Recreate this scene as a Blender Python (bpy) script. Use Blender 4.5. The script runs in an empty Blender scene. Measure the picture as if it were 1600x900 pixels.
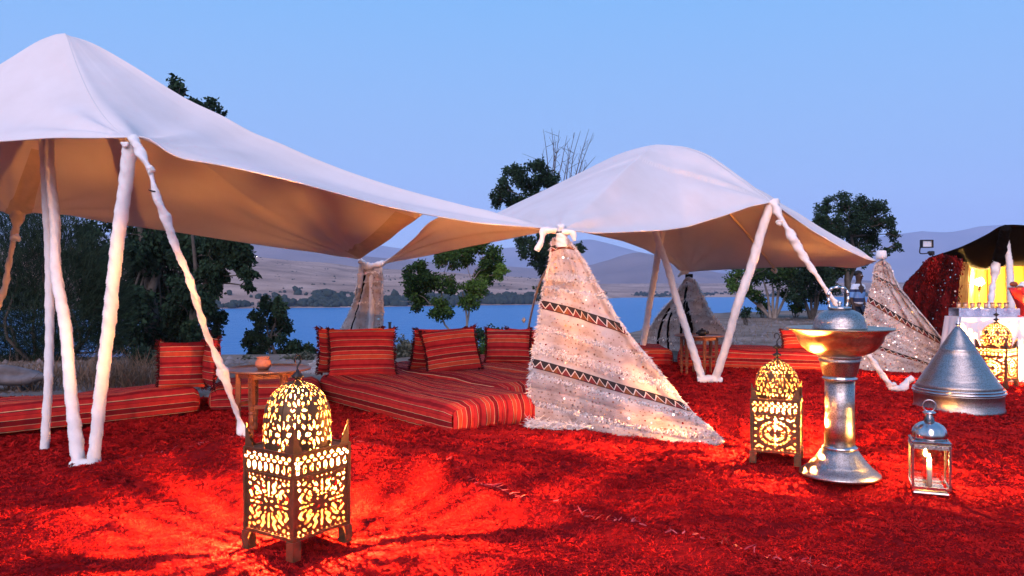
import bpy, math, random
import numpy as np
from mathutils import Vector, Matrix

random.seed(7)
RNG = np.random.default_rng(7)
S = bpy.context.scene
COL = S.collection

# ------------------------------------------------------------------ camera, world, sun, exposure
EYE = 1.4
FPX = 1200.0            # focal length in photo pixels (1600 wide)
HORY = 445.0            # horizon row in the photo
cam = bpy.data.cameras.new('camera')
cam.sensor_width = 36.0
cam.lens = 36.0 * FPX / 1600.0
cam.shift_y = (HORY - 450.0) / 1600.0
cam.clip_start = 0.05
cam.clip_end = 40000
camo = bpy.data.objects.new('camera', cam)
camo.location = (0, 0, EYE)
camo.rotation_euler = (math.pi / 2, 0, 0)
COL.objects.link(camo)
S.camera = camo

W = bpy.data.worlds.new('World')
S.world = W
W.use_nodes = True
nt = W.node_tree
bg = nt.nodes['Background']
bg.inputs['Strength'].default_value = 0.94
tc = nt.nodes.new('ShaderNodeTexCoord')
sx = nt.nodes.new('ShaderNodeSeparateXYZ')
ramp = nt.nodes.new('ShaderNodeValToRGB')
nt.links.new(tc.outputs['Generated'], sx.inputs[0])
nt.links.new(sx.outputs['Z'], ramp.inputs[0])
nt.links.new(ramp.outputs[0], bg.inputs['Color'])
els = ramp.color_ramp.elements
els[0].position = 0.0
els[0].color = (0.310, 0.395, 0.61, 1)
els[1].position = 0.36
els[1].color = (0.140, 0.325, 0.60, 1)
e = els.new(0.14); e.color = (0.215, 0.36, 0.605, 1)
e = els.new(1.0); e.color = (0.09, 0.24, 0.56, 1)

# the western afterglow behind the camera: one broad soft sun
sun = bpy.data.lights.new('sun', 'SUN')
sun.energy = 2.05
sun.angle = math.radians(50)
sun.color = (0.95, 0.72, 0.78)
suno = bpy.data.objects.new('sun', sun)
suno.rotation_euler = (math.radians(58), 0, math.radians(-14))
COL.objects.link(suno)

S.view_settings.view_transform = 'Standard'
S.view_settings.look = 'None'
S.view_settings.exposure = 0.8
S.view_settings.gamma = 1.0
S.render.engine = 'CYCLES'
S.cycles.max_bounces = 8
S.cycles.diffuse_bounces = 4
S.cycles.transparent_max_bounces = 12
S.cycles.volume_bounces = 2
S.cycles.sample_clamp_indirect = 10.0
S.cycles.caustics_reflective = False
S.cycles.caustics_refractive = False
S.cycles.use_denoising = True


def P(px, py, d):
    return np.array([(px - 800.0) * d / FPX, d, EYE - (py - HORY) * d / FPX])


def Pl(*t):
    return [P(*q) for q in t]


# ------------------------------------------------------------------ noise
def _h(ix, iy, s):
    n = (ix * 374761393 + iy * 668265263 + s * 974634777) & 0x7fffffff
    n = ((n ^ (n >> 13)) * 1274126177) & 0x7fffffff
    return ((n ^ (n >> 16)) & 0xffff) / 65535.0


def vnoise(x, y, s=0):
    x = np.asarray(x, float); y = np.asarray(y, float)
    ix = np.floor(x).astype(np.int64); iy = np.floor(y).astype(np.int64)
    fx = x - ix; fy = y - iy
    fx = fx * fx * (3 - 2 * fx); fy = fy * fy * (3 - 2 * fy)
    a = _h(ix, iy, s); b = _h(ix + 1, iy, s); c = _h(ix, iy + 1, s); d = _h(ix + 1, iy + 1, s)
    return (a + (b - a) * fx) * (1 - fy) + (c + (d - c) * fx) * fy - 0.5


def fbm(x, y, s=0, o=4):
    r = 0; a = 1.0
    for k in range(o):
        r = r + a * vnoise(x * 2 ** k, y * 2 ** k, s + k)
        a *= 0.5
    return r


# ------------------------------------------------------------------ object helpers
def tag(o, label=None, cat=None, group=None, kind=None):
    if label: o['label'] = label
    if cat: o['category'] = cat
    if group: o['group'] = group
    if kind: o['kind'] = kind
    return o


def thing(name, loc, label, cat, group=None, rz=0.0):
    o = bpy.data.objects.new(name, None)
    o.empty_display_size = 0.2
    o.location = tuple(float(v) for v in loc)
    o.rotation_euler = (0, 0, rz)
    COL.objects.link(o)
    return tag(o, label, cat, group)


def rootloc(o):
    v = Vector((0, 0, 0))
    while o is not None:
        v = v + o.location
        o = o.parent
    return v


def mk(name, V, F, mat, parent=None, world=False, smooth=True, uv=None, mid=None, attr=None):
    V = np.asarray(V, float).reshape(-1, 3)
    if world and parent is not None:
        V = V - np.array(rootloc(parent))
    me = bpy.data.meshes.new(name)
    if isinstance(F, np.ndarray):
        k = F.shape[1]
        me.vertices.add(len(V)); me.vertices.foreach_set('co', V.astype(np.float32).ravel())
        me.loops.add(F.size); me.loops.foreach_set('vertex_index', F.astype(np.int32).ravel())
        me.polygons.add(len(F)); me.polygons.foreach_set('loop_start', np.arange(0, F.size, k, dtype=np.int32))
        me.update(calc_edges=True)
    else:
        me.from_pydata([tuple(v) for v in V], [], [tuple(f) for f in F])
    mats = mat if isinstance(mat, (list, tuple)) else [mat]
    for m in mats:
        me.materials.append(m)
    if mid is not None:
        me.polygons.foreach_set('material_index', np.asarray(mid, dtype=np.int32))
    if smooth:
        me.polygons.foreach_set('use_smooth', np.ones(len(me.polygons), dtype=bool))
    if uv is not None:
        ul = me.uv_layers.new(name='UVMap')
        li = np.empty(len(me.loops), dtype=np.int32); me.loops.foreach_get('vertex_index', li)
        uv = np.asarray(uv, float)
        dat = uv[li] if len(uv) == len(V) and len(uv) != len(li) else uv
        ul.data.foreach_set('uv', dat.astype(np.float32).ravel())
    if attr is not None:
        for k, a in attr.items():
            a = np.asarray(a)
            if a.ndim == 2:
                at = me.attributes.new(k, 'FLOAT_VECTOR', 'POINT')
                at.data.foreach_set('vector', a.astype(np.float32).ravel())
                continue
            at = me.attributes.new(k, 'FLOAT', 'POINT')
            at.data.foreach_set('value', np.asarray(a, dtype=np.float32))
    me.update()
    o = bpy.data.objects.new(name, me)
    COL.objects.link(o)
    if parent is not None:
        o.parent = parent
    return o


def solo(name, V, F, mat, label, cat, group=None, base=None, **kw):
    V = np.asarray(V, float).reshape(-1, 3)
    if base is None:
        base = V.mean(0); base[2] = V[:, 2].min()
    base = np.asarray(base, float)
    o = mk(name, V - base, F, mat, **kw)
    o.location = tuple(float(q) for q in base)
    return tag(o, label, cat, group)


def copy_part(o, parent):
    c = o.copy(); COL.objects.link(c); c.parent = parent
    return c


def join(*ms):
    V = []; F = []; n = 0
    for v, f in ms:
        v = np.asarray(v, float).reshape(-1, 3)
        V.append(v)
        F += [tuple(int(i) + n for i in q) for q in f]
        n += len(v)
    return np.concatenate(V), F


def box(cx, cy, cz, sx_, sy_, sz_, rz=0.0):
    c, s = math.cos(rz), math.sin(rz)
    V = []
    for dz in (-.5, .5):
        for dx, dy in ((-.5, -.5), (.5, -.5), (.5, .5), (-.5, .5)):
            x, y = dx * sx_, dy * sy_
            V.append((cx + x * c - y * s, cy + x * s + y * c, cz + dz * sz_))
    F = [(3, 2, 1, 0), (4, 5, 6, 7), (0, 1, 5, 4), (1, 2, 6, 5), (2, 3, 7, 6), (3, 0, 4, 7)]
    return np.array(V), F


def catmull(pts, n):
    pts = np.asarray(pts, float)
    k = len(pts)
    if k == 2:
        t = np.linspace(0, 1, n)[:, None]
        return pts[0] * (1 - t) + pts[1] * t
    seg = np.linalg.norm(np.diff(pts, axis=0), axis=1)
    cum = np.concatenate([[0], np.cumsum(np.maximum(seg, 1e-6))]); cum /= cum[-1]
    T = np.linspace(0, 1, n)
    out = []
    m = np.zeros_like(pts)
    for i in range(k):
        a = max(i - 1, 0); b = min(i + 1, k - 1)
        m[i] = (pts[b] - pts[a]) / (cum[b] - cum[a])
    for t in T:
        i = min(max(int(np.searchsorted(cum, t, side='right')) - 1, 0), k - 2)
        h = cum[i + 1] - cum[i]; u = (t - cum[i]) / h
        out.append((2 * u**3 - 3 * u**2 + 1) * pts[i] + (u**3 - 2 * u**2 + u) * h * m[i]
                   + (-2 * u**3 + 3 * u**2) * pts[i + 1] + (u**3 - u**2) * h * m[i + 1])
    return np.array(out)


def tube(pts, rad, n=8, cap=True, mod=None):
    pts = np.asarray(pts, float)
    k = len(pts)
    rad = np.broadcast_to(np.asarray(rad, float), (k,))
    T = np.gradient(pts, axis=0)
    T /= np.maximum(np.linalg.norm(T, axis=1), 1e-9)[:, None]
    a = np.array([0, 0, 1.0]) if abs(T[0][2]) < .9 else np.array([1.0, 0, 0])
    V = []; F = []
    u = np.cross(T[0], a); u /= np.linalg.norm(u)
    ang = np.arange(n) * 2 * math.pi / n
    for i in range(k):
        u = u - T[i] * u.dot(T[i]); u /= np.linalg.norm(u)
        w = np.cross(T[i], u)
        r = rad[i] * (np.ones(n) if mod is None else mod(i, ang))
        V.append(pts[i] + r[:, None] * (np.cos(ang)[:, None] * u + np.sin(ang)[:, None] * w))
    for i in range(k - 1):
        for j in range(n):
            F.append((i * n + j, i * n + (j + 1) % n, (i + 1) * n + (j + 1) % n, (i + 1) * n + j))
    if cap:
        F.append(tuple(range(n - 1, -1, -1))); F.append(tuple((k - 1) * n + j for j in range(n)))
    return np.concatenate(V), F


def lathe(prof, n=32, cx=0, cy=0, mod=None):
    V = []; F = []
    k = len(prof)
    for i, (r, z) in enumerate(prof):
        for j in range(n):
            a = 2 * math.pi * j / n
            rr = max(r, 1e-4) * (1 if mod is None else mod(i, a))
            V.append((cx + rr * math.cos(a), cy + rr * math.sin(a), z))
    for i in range(k - 1):
        for j in range(n):
            F.append((i * n + j, i * n + (j + 1) % n, (i + 1) * n + (j + 1) % n, (i + 1) * n + j))
    F.append(tuple(range(n - 1, -1, -1))); F.append(tuple((k - 1) * n + j for j in range(n)))
    return np.array(V), F


def grid_faces(nu, nv, closed=False):
    F = []
    for i in range(nu - 1):
        for j in range(nv - 1 if not closed else nv):
            F.append((i * nv + j, i * nv + (j + 1) % nv, (i + 1) * nv + (j + 1) % nv, (i + 1) * nv + j))
    return F


def sphere(c, r, n=8, m=6, sc=(1, 1, 1)):
    prof = [(r * math.sin(math.pi * i / m), -r * math.cos(math.pi * i / m)) for i in range(m + 1)]
    V, F = lathe(prof, n)
    return V * np.array(sc) + np.array(c), F


def strands(base, dirs, length, width, bend, shade=None):
    """ribbons: a quad and a tip triangle each; returns V, F(tri), shade"""
    n = len(base)
    d = dirs / np.linalg.norm(dirs, axis=1)[:, None]
    side = np.cross(d, RNG.normal(size=(n, 3))); side /= np.maximum(np.linalg.norm(side, axis=1), 1e-6)[:, None]
    w = np.broadcast_to(np.asarray(width, float), (n,))[:, None] * .5
    L = np.broadcast_to(np.asarray(length, float), (n,))[:, None]
    m = base + d * L * .55
    t = base + d * L * .9 + bend * L
    V = np.stack([base - side * w, base + side * w, m + side * w, m - side * w, t], 1).reshape(-1, 3)
    o = np.arange(n)[:, None] * 5
    F = np.concatenate([o + np.array([[0, 1, 2]]), o + np.array([[0, 2, 3]]), o + np.array([[3, 2, 4]])], 0)
    a = None if shade is None else np.repeat(shade, 5)
    return V, F, a


# ------------------------------------------------------------------ materials
def new_mat(name):
    m = bpy.data.materials.new(name); m.use_nodes = True
    b = m.node_tree.nodes['Principled BSDF']
    return m, m.node_tree, b


def mat(name, col, rough=.8, metal=0.0, noise=0.0, nscale=20.0, bump=0.0, bscale=80.0, spec=.3, col2=None, coord='Object'):
    m, t, b = new_mat(name)
    b.inputs['Roughness'].default_value = rough
    b.inputs['Metallic'].default_value = metal
    b.inputs['Specular IOR Level'].default_value = spec
    c = tuple(col) + (1,)
    b.inputs['Base Color'].default_value = c
    N = t.nodes; L = t.links
    if noise or bump:
        tcn = N.new('ShaderNodeTexCoord')
    if noise or col2:
        nz = N.new('ShaderNodeTexNoise'); nz.inputs['Scale'].default_value = nscale; nz.inputs['Detail'].default_value = 6
        if not (noise or bump): tcn = N.new('ShaderNodeTexCoord')
        L.new(tcn.outputs[coord], nz.inputs['Vector'])
        r = N.new('ShaderNodeValToRGB'); r.color_ramp.elements[0].position = .3; r.color_ramp.elements[1].position = .7
        c2 = col2 if col2 else tuple(v * (1 - noise) for v in col)
        r.color_ramp.elements[0].color = tuple(c2) + (1,); r.color_ramp.elements[1].color = c
        L.new(nz.outputs['Fac'], r.inputs[0]); L.new(r.outputs[0], b.inputs['Base Color'])
    if bump:
        nb = N.new('ShaderNodeTexNoise'); nb.inputs['Scale'].default_value = bscale; nb.inputs['Detail'].default_value = 4
        L.new(tcn.outputs[coord], nb.inputs['Vector'])
        bp = N.new('ShaderNodeBump'); bp.inputs['Strength'].default_value = bump; bp.inputs['Distance'].default_value = .02
        L.new(nb.outputs['Fac'], bp.inputs['Height']); L.new(bp.outputs[0], b.inputs['Normal'])
    return m


def shade_mat(name, lo, hi, rough=.9, spec=.1, trans=0.0):
    """colour between lo and hi by the point attribute 'shade'"""
    m, t, b = new_mat(name)
    b.inputs['Roughness'].default_value = rough; b.inputs['Specular IOR Level'].default_value = spec
    a = t.nodes.new('ShaderNodeAttribute'); a.attribute_name = 'shade'
    r = t.nodes.new('ShaderNodeValToRGB')
    r.color_ramp.elements[0].color = tuple(lo) + (1,); r.color_ramp.elements[1].color = tuple(hi) + (1,)
    t.links.new(a.outputs['Fac'], r.inputs[0]); t.links.new(r.outputs[0], b.inputs['Base Color'])
    if trans:
        tr = t.nodes.new('ShaderNodeBsdfTranslucent'); t.links.new(r.outputs[0], tr.inputs[0])
        mx = t.nodes.new('ShaderNodeMixShader'); mx.inputs[0].default_value = trans
        t.links.new(b.outputs[0], mx.inputs[1]); t.links.new(tr.outputs[0], mx.inputs[2])
        t.links.new(mx.outputs[0], t.nodes['Material Output'].inputs[0])
    return m


def emit(name, col, st):
    m = bpy.data.materials.new(name); m.use_nodes = True
    t = m.node_tree
    t.nodes.remove(t.nodes['Principled BSDF'])
    em = t.nodes.new('ShaderNodeEmission'); em.inputs[0].default_value = tuple(col) + (1,); em.inputs[1].default_value = st
    t.links.new(em.outputs[0], t.nodes['Material Output'].inputs[0])
    return m


def canvas_mat():
    m, t, b = new_mat('canvas')
    b.inputs['Roughness'].default_value = .9; b.inputs['Specular IOR Level'].default_value = .1
    tcn = t.nodes.new('ShaderNodeTexCoord')
    nz = t.nodes.new('ShaderNodeTexNoise'); nz.inputs['Scale'].default_value = 1.6; nz.inputs['Detail'].default_value = 8
    nz.inputs['Roughness'].default_value = .65
    t.links.new(tcn.outputs['Object'], nz.inputs['Vector'])
    r = t.nodes.new('ShaderNodeValToRGB')
    r.color_ramp.elements[0].position = .3; r.color_ramp.elements[0].color = (.74, .70, .67, 1)
    r.color_ramp.elements[1].position = .65; r.color_ramp.elements[1].color = (.82, .79, .77, 1)
    t.links.new(nz.outputs['Fac'], r.inputs[0]); t.links.new(r.outputs[0], b.inputs['Base Color'])
    n2 = t.nodes.new('ShaderNodeTexNoise'); n2.inputs['Scale'].default_value = 400
    t.links.new(tcn.outputs['Object'], n2.inputs['Vector'])
    bp = t.nodes.new('ShaderNodeBump'); bp.inputs['Strength'].default_value = .15; bp.inputs['Distance'].default_value = .003
    t.links.new(n2.outputs['Fac'], bp.inputs['Height']); t.links.new(bp.outputs[0], b.inputs['Normal'])
    tr = t.nodes.new('ShaderNodeBsdfTranslucent'); tr.inputs[0].default_value = (.82, .34, .26, 1)  # red tint paints lamp-lit warmth into the canopy underside
    mx = t.nodes.new('ShaderNodeMixShader'); mx.inputs[0].default_value = .22
    t.links.new(b.outputs[0], mx.inputs[1]); t.links.new(tr.outputs[0], mx.inputs[2])
    t.links.new(mx.outputs[0], t.nodes['Material Output'].inputs[0])
    return m


def stripe_mat():
    m, t, b = new_mat('striped_weave')
    b.inputs['Roughness'].default_value = .9; b.inputs['Specular IOR Level'].default_value = .1
    N, L = t.nodes, t.links
    uvn = N.new('ShaderNodeUVMap')
    s = N.new('ShaderNodeSeparateXYZ'); L.new(uvn.outputs[0], s.inputs[0])
    mu = N.new('ShaderNodeMath'); mu.operation = 'DIVIDE'; mu.inputs[1].default_value = .36; L.new(s.outputs['X'], mu.inputs[0])
    fr = N.new('ShaderNodeMath'); fr.operation = 'FRACT'; L.new(mu.outputs[0], fr.inputs[0])
    r = N.new('ShaderNodeValToRGB'); r.color_ramp.interpolation = 'CONSTANT'
    red = (.42, .022, .024); dk = (.22, .010, .014); org = (.54, .062, .028); blk = (.02, .006, .008); cr = (.66, .40, .22); crim = (.52, .03, .025)
    seq = [(0, red), (.15, blk), (.165, cr), (.178, org), (.31, cr), (.322, blk), (.338, crim), (.46, cr), (.472, dk), (.60, blk), (.615, cr), (.627, crim),
           (.74, blk), (.75, red), (.83, blk), (.845, cr), (.857, red), (.93, dk)]
    els_ = r.color_ramp.elements
    els_[0].position = 0; els_[0].color = seq[0][1] + (1,)
    els_[1].position = seq[1][0]; els_[1].color = seq[1][1] + (1,)
    for p, c in seq[2:]:
        q = els_.new(p); q.color = c + (1,)
    L.new(fr.outputs[0], r.inputs[0])
    nz = N.new('ShaderNodeTexNoise'); nz.inputs['Scale'].default_value = 14; nz.inputs['Detail'].default_value = 8
    tcn = N.new('ShaderNodeTexCoord'); L.new(tcn.outputs['Object'], nz.inputs['Vector'])
    mp = N.new('ShaderNodeMapRange'); mp.inputs['To Min'].default_value = .55; mp.inputs['To Max'].default_value = 1.3
    L.new(nz.outputs['Fac'], mp.inputs['Value'])
    mx = N.new('ShaderNodeMix'); mx.data_type = 'RGBA'; mx.blend_type = 'MULTIPLY'; mx.inputs['Factor'].default_value = 1
    L.new(r.outputs[0], mx.inputs['A']); L.new(mp.outputs[0], mx.inputs['B'])
    L.new(mx.outputs['Result'], b.inputs['Base Color'])
    n2 = N.new('ShaderNodeTexNoise'); n2.inputs['Scale'].default_value = 160; L.new(tcn.outputs['Object'], n2.inputs['Vector'])
    bp = N.new('ShaderNodeBump'); bp.inputs['Strength'].default_value = .5; bp.inputs['Distance'].default_value = .006
    L.new(n2.outputs['Fac'], bp.inputs['Height']); L.new(bp.outputs[0], b.inputs['Normal'])
    return m


def zigzag_mat():
    """woven band: dark ground with cream zigzag and red/orange fill, u along the band in metres, v across 0..1"""
    m, t, b = new_mat('woven_band')
    b.inputs['Roughness'].default_value = .9
    N, L = t.nodes, t.links
    uvn = N.new('ShaderNodeUVMap'); s = N.new('ShaderNodeSeparateXYZ'); L.new(uvn.outputs[0], s.inputs[0])

    def M(op, a, b_=None):
        n = N.new('ShaderNodeMath'); n.operation = op
        for i, q in enumerate((a, b_)):
            if q is None: continue
            if isinstance(q, (int, float)): n.inputs[i].default_value = q
            else: L.new(q, n.inputs[i])
        return n.outputs[0]
    tri = M('PINGPONG', M('DIVIDE', s.outputs['X'], .05), 1.0)
    d = M('SUBTRACT', M('MULTIPLY', M('SUBTRACT', s.outputs['Y'], .15), 1.43), tri)
    line = M('LESS_THAN', M('ABSOLUTE', d), .11)
    up = M('GREATER_THAN', d, 0)
    cell = M('GREATER_THAN', M('FRACT', M('DIVIDE', s.outputs['X'], .3)), .5)
    mA = N.new('ShaderNodeMix'); mA.data_type = 'RGBA'; L.new(cell, mA.inputs['Factor'])
    mA.inputs['A'].default_value = (.16, .018, .018, 1); mA.inputs['B'].default_value = (.20, .06, .018, 1)
    mB = N.new('ShaderNodeMix'); mB.data_type = 'RGBA'; L.new(up, mB.inputs['Factor'])
    mB.inputs['A'].default_value = (.02, .012, .012, 1); L.new(mA.outputs['Result'], mB.inputs['B'])
    mC = N.new('ShaderNodeMix'); mC.data_type = 'RGBA'; L.new(line, mC.inputs['Factor'])
    L.new(mB.outputs['Result'], mC.inputs['A']); mC.inputs['B'].default_value = (.6, .5, .42, 1)
    edge = M('GREATER_THAN', M('ABSOLUTE', M('SUBTRACT', s.outputs['Y'], .5)), .42)
    mD = N.new('ShaderNodeMix'); mD.data_type = 'RGBA'; L.new(edge, mD.inputs['Factor'])
    L.new(mC.outputs['Result'], mD.inputs['A']); mD.inputs['B'].default_value = (.018, .01, .01, 1)
    L.new(mD.outputs['Result'], b.inputs['Base Color'])
    return m


MT = {}
MT['canvas'] = canvas_mat()
MT['canvas_band'] = mat('canvas_band', (.66, .50, .38), .9, noise=.15, nscale=9, spec=.1)
MT['wrap'] = mat('wrapped_cloth', (.80, .77, .75), .9, noise=.14, nscale=12, bump=.35, bscale=130, spec=.1)
MT['rope'] = mat('rope', (.55, .50, .46), .9, noise=.2, nscale=60, bump=.4, bscale=200)
MT['stripe'] = stripe_mat()
MT['zig'] = zigzag_mat()
MT['wool'] = mat('handira_wool', (.60, .53, .49), .95, col2=(.36, .28, .25), nscale=5, bump=.6, bscale=90, spec=.05)
MT['wool_white'] = shade_mat('wool_tuft', (.62, .54, .50), (.84, .79, .76))
MT['sequin'] = mat('sequin', (.86, .74, .60), .22, 1.0)
MT['sequin_dark'] = mat('dark_reflection_sequin', (.30, .20, .16), .4, .6)  # darker metal paints in the dark surroundings that some sequins reflect
MT['rug'] = mat('rug_base', (.20, .008, .010), 1.0, noise=.4, nscale=20, spec=0)
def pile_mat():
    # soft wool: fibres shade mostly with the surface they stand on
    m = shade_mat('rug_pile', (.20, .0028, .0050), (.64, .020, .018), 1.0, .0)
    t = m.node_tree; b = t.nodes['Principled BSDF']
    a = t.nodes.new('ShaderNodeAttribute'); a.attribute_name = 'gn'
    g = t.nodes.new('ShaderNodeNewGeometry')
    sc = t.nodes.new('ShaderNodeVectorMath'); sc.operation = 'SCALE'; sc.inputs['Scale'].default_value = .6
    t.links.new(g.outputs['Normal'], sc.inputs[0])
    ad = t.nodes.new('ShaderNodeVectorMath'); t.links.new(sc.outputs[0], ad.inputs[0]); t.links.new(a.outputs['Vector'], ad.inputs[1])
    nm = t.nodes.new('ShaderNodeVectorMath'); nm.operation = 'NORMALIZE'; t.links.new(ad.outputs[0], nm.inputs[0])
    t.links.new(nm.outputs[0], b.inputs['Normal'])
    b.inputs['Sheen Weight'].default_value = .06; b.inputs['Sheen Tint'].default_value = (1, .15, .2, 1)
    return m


MT['pile'] = pile_mat()
MT['fringe_pink'] = shade_mat('rug_fringe', (.42, .03, .04), (.60, .10, .11))
MT['dark_fringe'] = shade_mat('dark_fringe', (.035, .006, .008), (.12, .012, .014))
MT['iron'] = mat('lantern_metal', (.12, .066, .032), .5, .45, noise=.35, nscale=30, bump=.1, bscale=120)
MT['iron_dark'] = mat('dark_iron', (.03, .028, .028), .5, .6)
MT['bulb'] = emit('lit_bulb', (1.0, .37, .08), 110000.0)
MT['bulb_soft'] = emit('lit_bulb_soft', (1.0, .37, .08), 74000.0)
MT['flame'] = emit('flame', (1.0, .55, .15), 5000.0)
MT['lamp'] = emit('lamp_glow', (1.0, .56, .15), 3200.0)
MT['wood'] = mat('carved_wood', (.33, .085, .028), .45, noise=.45, nscale=22, bump=.15, bscale=60, spec=.4)
MT['wood_dark'] = mat('carving', (.12, .03, .012), .6)
MT['tray'] = mat('tray_copper', (.42, .20, .13), .38, .7, noise=.3, nscale=20)
MT['clay'] = mat('clay', (.48, .17, .10), .8, noise=.2, nscale=25)
MT['black'] = mat('black_ceramic', (.015, .014, .014), .35)
MT['candle'] = mat('candle_wax', (.85, .78, .62), .6)
MT['white_cloth'] = mat('white_tablecloth', (.80, .77, .74), .9, noise=.06, nscale=6)
MT['gold_cloth'] = mat('gold_cloth', (.55, .27, .055), .8, noise=.35, nscale=10, bump=.3, bscale=30)
MT['dark_tent'] = mat('dark_wool_tent', (.008, .006, .005), .95, noise=.4, nscale=20, bump=.4, bscale=60, spec=.05)
MT['dark_red'] = shade_mat('dark_red_shag', (.03, .004, .004), (.32, .012, .01))
MT['dark_red_base'] = mat('dark_red_cloth', (.17, .010, .010), .95, noise=.9, nscale=3.2, spec=.05)
_t = MT['dark_red_base'].node_tree
_mp = _t.nodes.new('ShaderNodeMapping'); _mp.inputs['Scale'].default_value = (3.0, 3.0, .55)
_nz = [q for q in _t.nodes if q.type == 'TEX_NOISE'][0]; _tc = [q for q in _t.nodes if q.type == 'TEX_COORD'][0]
_t.links.new(_tc.outputs['Object'], _mp.inputs[0]); _t.links.new(_mp.outputs[0], _nz.inputs['Vector'])
MT['vase'] = mat('red_vase', (.62, .025, .015), .35, spec=.5)
MT['petal'] = mat('white_petal', (.8, .74, .62), .7)
MT['brown_petal'] = mat('brown_petal', (.22, .06, .03), .7)
MT['glass'] = None
MT['skin'] = mat('skin', (.045, .025, .018), .6)
MT['hair'] = mat('hair', (.012, .010, .010), .8)
MT['trouser'] = mat('trousers', (.015, .025, .05), .9)
MT['rock'] = mat('rock', (.26, .22, .21), .95, noise=.5, nscale=5, bump=.6, bscale=10)
MT['dry'] = shade_mat('dry_stalk', (.09, .06, .036), (.25, .16, .105))
MT['bark'] = mat('bark', (.10, .085, .07), .95, noise=.5, nscale=8, bump=.6, bscale=20)
MT['bark_pale'] = mat('pale_bark', (.34, .29, .25), .9, noise=.35, nscale=8, bump=.4, bscale=20)
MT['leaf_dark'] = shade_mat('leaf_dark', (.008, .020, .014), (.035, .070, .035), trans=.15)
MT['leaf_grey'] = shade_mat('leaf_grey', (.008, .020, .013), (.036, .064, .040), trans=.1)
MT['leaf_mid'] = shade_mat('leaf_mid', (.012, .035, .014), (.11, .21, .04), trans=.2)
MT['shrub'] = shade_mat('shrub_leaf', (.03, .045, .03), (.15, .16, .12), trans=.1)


def thin_glass():
    m, t, b = new_mat('pane_glass')
    N, L = t.nodes, t.links
    g = N.new('ShaderNodeBsdfGlossy'); g.inputs['Roughness'].default_value = .05
    tr = N.new('ShaderNodeBsdfTransparent'); tr.inputs[0].default_value = (.96, .95, .92, 1)
    mx = N.new('ShaderNodeMixShader'); mx.inputs[0].default_value = .10
    L.new(tr.outputs[0], mx.inputs[1]); L.new(g.outputs[0], mx.inputs[2])
    L.new(mx.outputs[0], N['Material Output'].inputs[0])
    return m


MT['glass'] = thin_glass()


def silver_mat():
    """hammered and engraved silver: fine cellular relief"""
    m, t, b = new_mat('engraved_silver')
    b.inputs['Base Color'].default_value = (.5, .46, .43, 1); b.inputs['Metallic'].default_value = 1.0
    b.inputs['Roughness'].default_value = .30
    N, L = t.nodes, t.links
    tcn = N.new('ShaderNodeTexCoord')
    v = N.new('ShaderNodeTexVoronoi'); v.inputs['Scale'].default_value = 120; v.feature = 'DISTANCE_TO_EDGE'
    L.new(tcn.outputs['Object'], v.inputs['Vector'])
    nz = N.new('ShaderNodeTexNoise'); nz.inputs['Scale'].default_value = 120; nz.inputs['Detail'].default_value = 4
    L.new(tcn.outputs['Object'], nz.inputs['Vector'])
    sp = N.new('ShaderNodeSeparateXYZ'); L.new(tcn.outputs['Object'], sp.inputs[0])
    fz = N.new('ShaderNodeMath'); fz.operation = 'DIVIDE'; fz.inputs[1].default_value = .085; L.new(sp.outputs['Z'], fz.inputs[0])
    ff = N.new('ShaderNodeMath'); ff.operation = 'FRACT'; L.new(fz.outputs[0], ff.inputs[0])
    gt = N.new('ShaderNodeMath'); gt.operation = 'GREATER_THAN'; gt.inputs[1].default_value = .22; L.new(ff.outputs[0], gt.inputs[0])
    ml = N.new('ShaderNodeMath'); ml.operation = 'MULTIPLY'; L.new(v.outputs['Distance'], ml.inputs[0]); L.new(gt.outputs[0], ml.inputs[1])
    m2 = N.new('ShaderNodeMath'); m2.operation = 'MULTIPLY'; m2.inputs[1].default_value = 2.2; L.new(ml.outputs[0], m2.inputs[0])
    ad = N.new('ShaderNodeMath'); ad.operation = 'ADD'; L.new(m2.outputs[0], ad.inputs[0]); L.new(nz.outputs['Fac'], ad.inputs[1])
    bp = N.new('ShaderNodeBump'); bp.inputs['Strength'].default_value = .35; bp.inputs['Distance'].default_value = .003
    L.new(ad.outputs[0], bp.inputs['Height']); L.new(bp.outputs[0], b.inputs['Normal'])
    r = N.new('ShaderNodeValToRGB'); r.color_ramp.elements[0].position = .35; r.color_ramp.elements[1].position = .6
    r.color_ramp.elements[0].color = (.22, .19, .17, 1); r.color_ramp.elements[1].color = (.43, .40, .385, 1)
    L.new(nz.outputs['Fac'], r.inputs[0]); L.new(r.outputs[0], b.inputs['Base Color'])
    return m


MT['silver'] = silver_mat()
MT['brass'] = mat('hammered_lantern_glow', (.58, .43, .29), .33, 1.0, noise=.35, nscale=40, bump=.25, bscale=110)  # lantern glow on the basin's underside put into this warm metal colour
MT['silver_plain'] = mat('polished_silver', (.56, .54, .53), .22, 1.0, noise=.15, nscale=18)

# ------------------------------------------------------------------ ground, lake, hills
WATER = -12.0


def edge_y(x):
    return np.interp(x, [-60, -10, 0, 4, 9, 15, 60], [17, 15.5, 16.5, 24, 37, 43, 46])


def ground_z(x, y):
    x = np.asarray(x, float); y = np.asarray(y, float)
    d = y - edge_y(x)
    flat = -0.14 + .11 * np.clip((y - 12.5) / 2, 0, 1) + .10 * fbm(x * .35, y * .35, 3) * np.clip((y - 11) / 4, 0, 1)
    down = np.where(d > 0, -.20 * d * d / (d + 5.0) - .06 * d, 0)
    return flat + down


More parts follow.
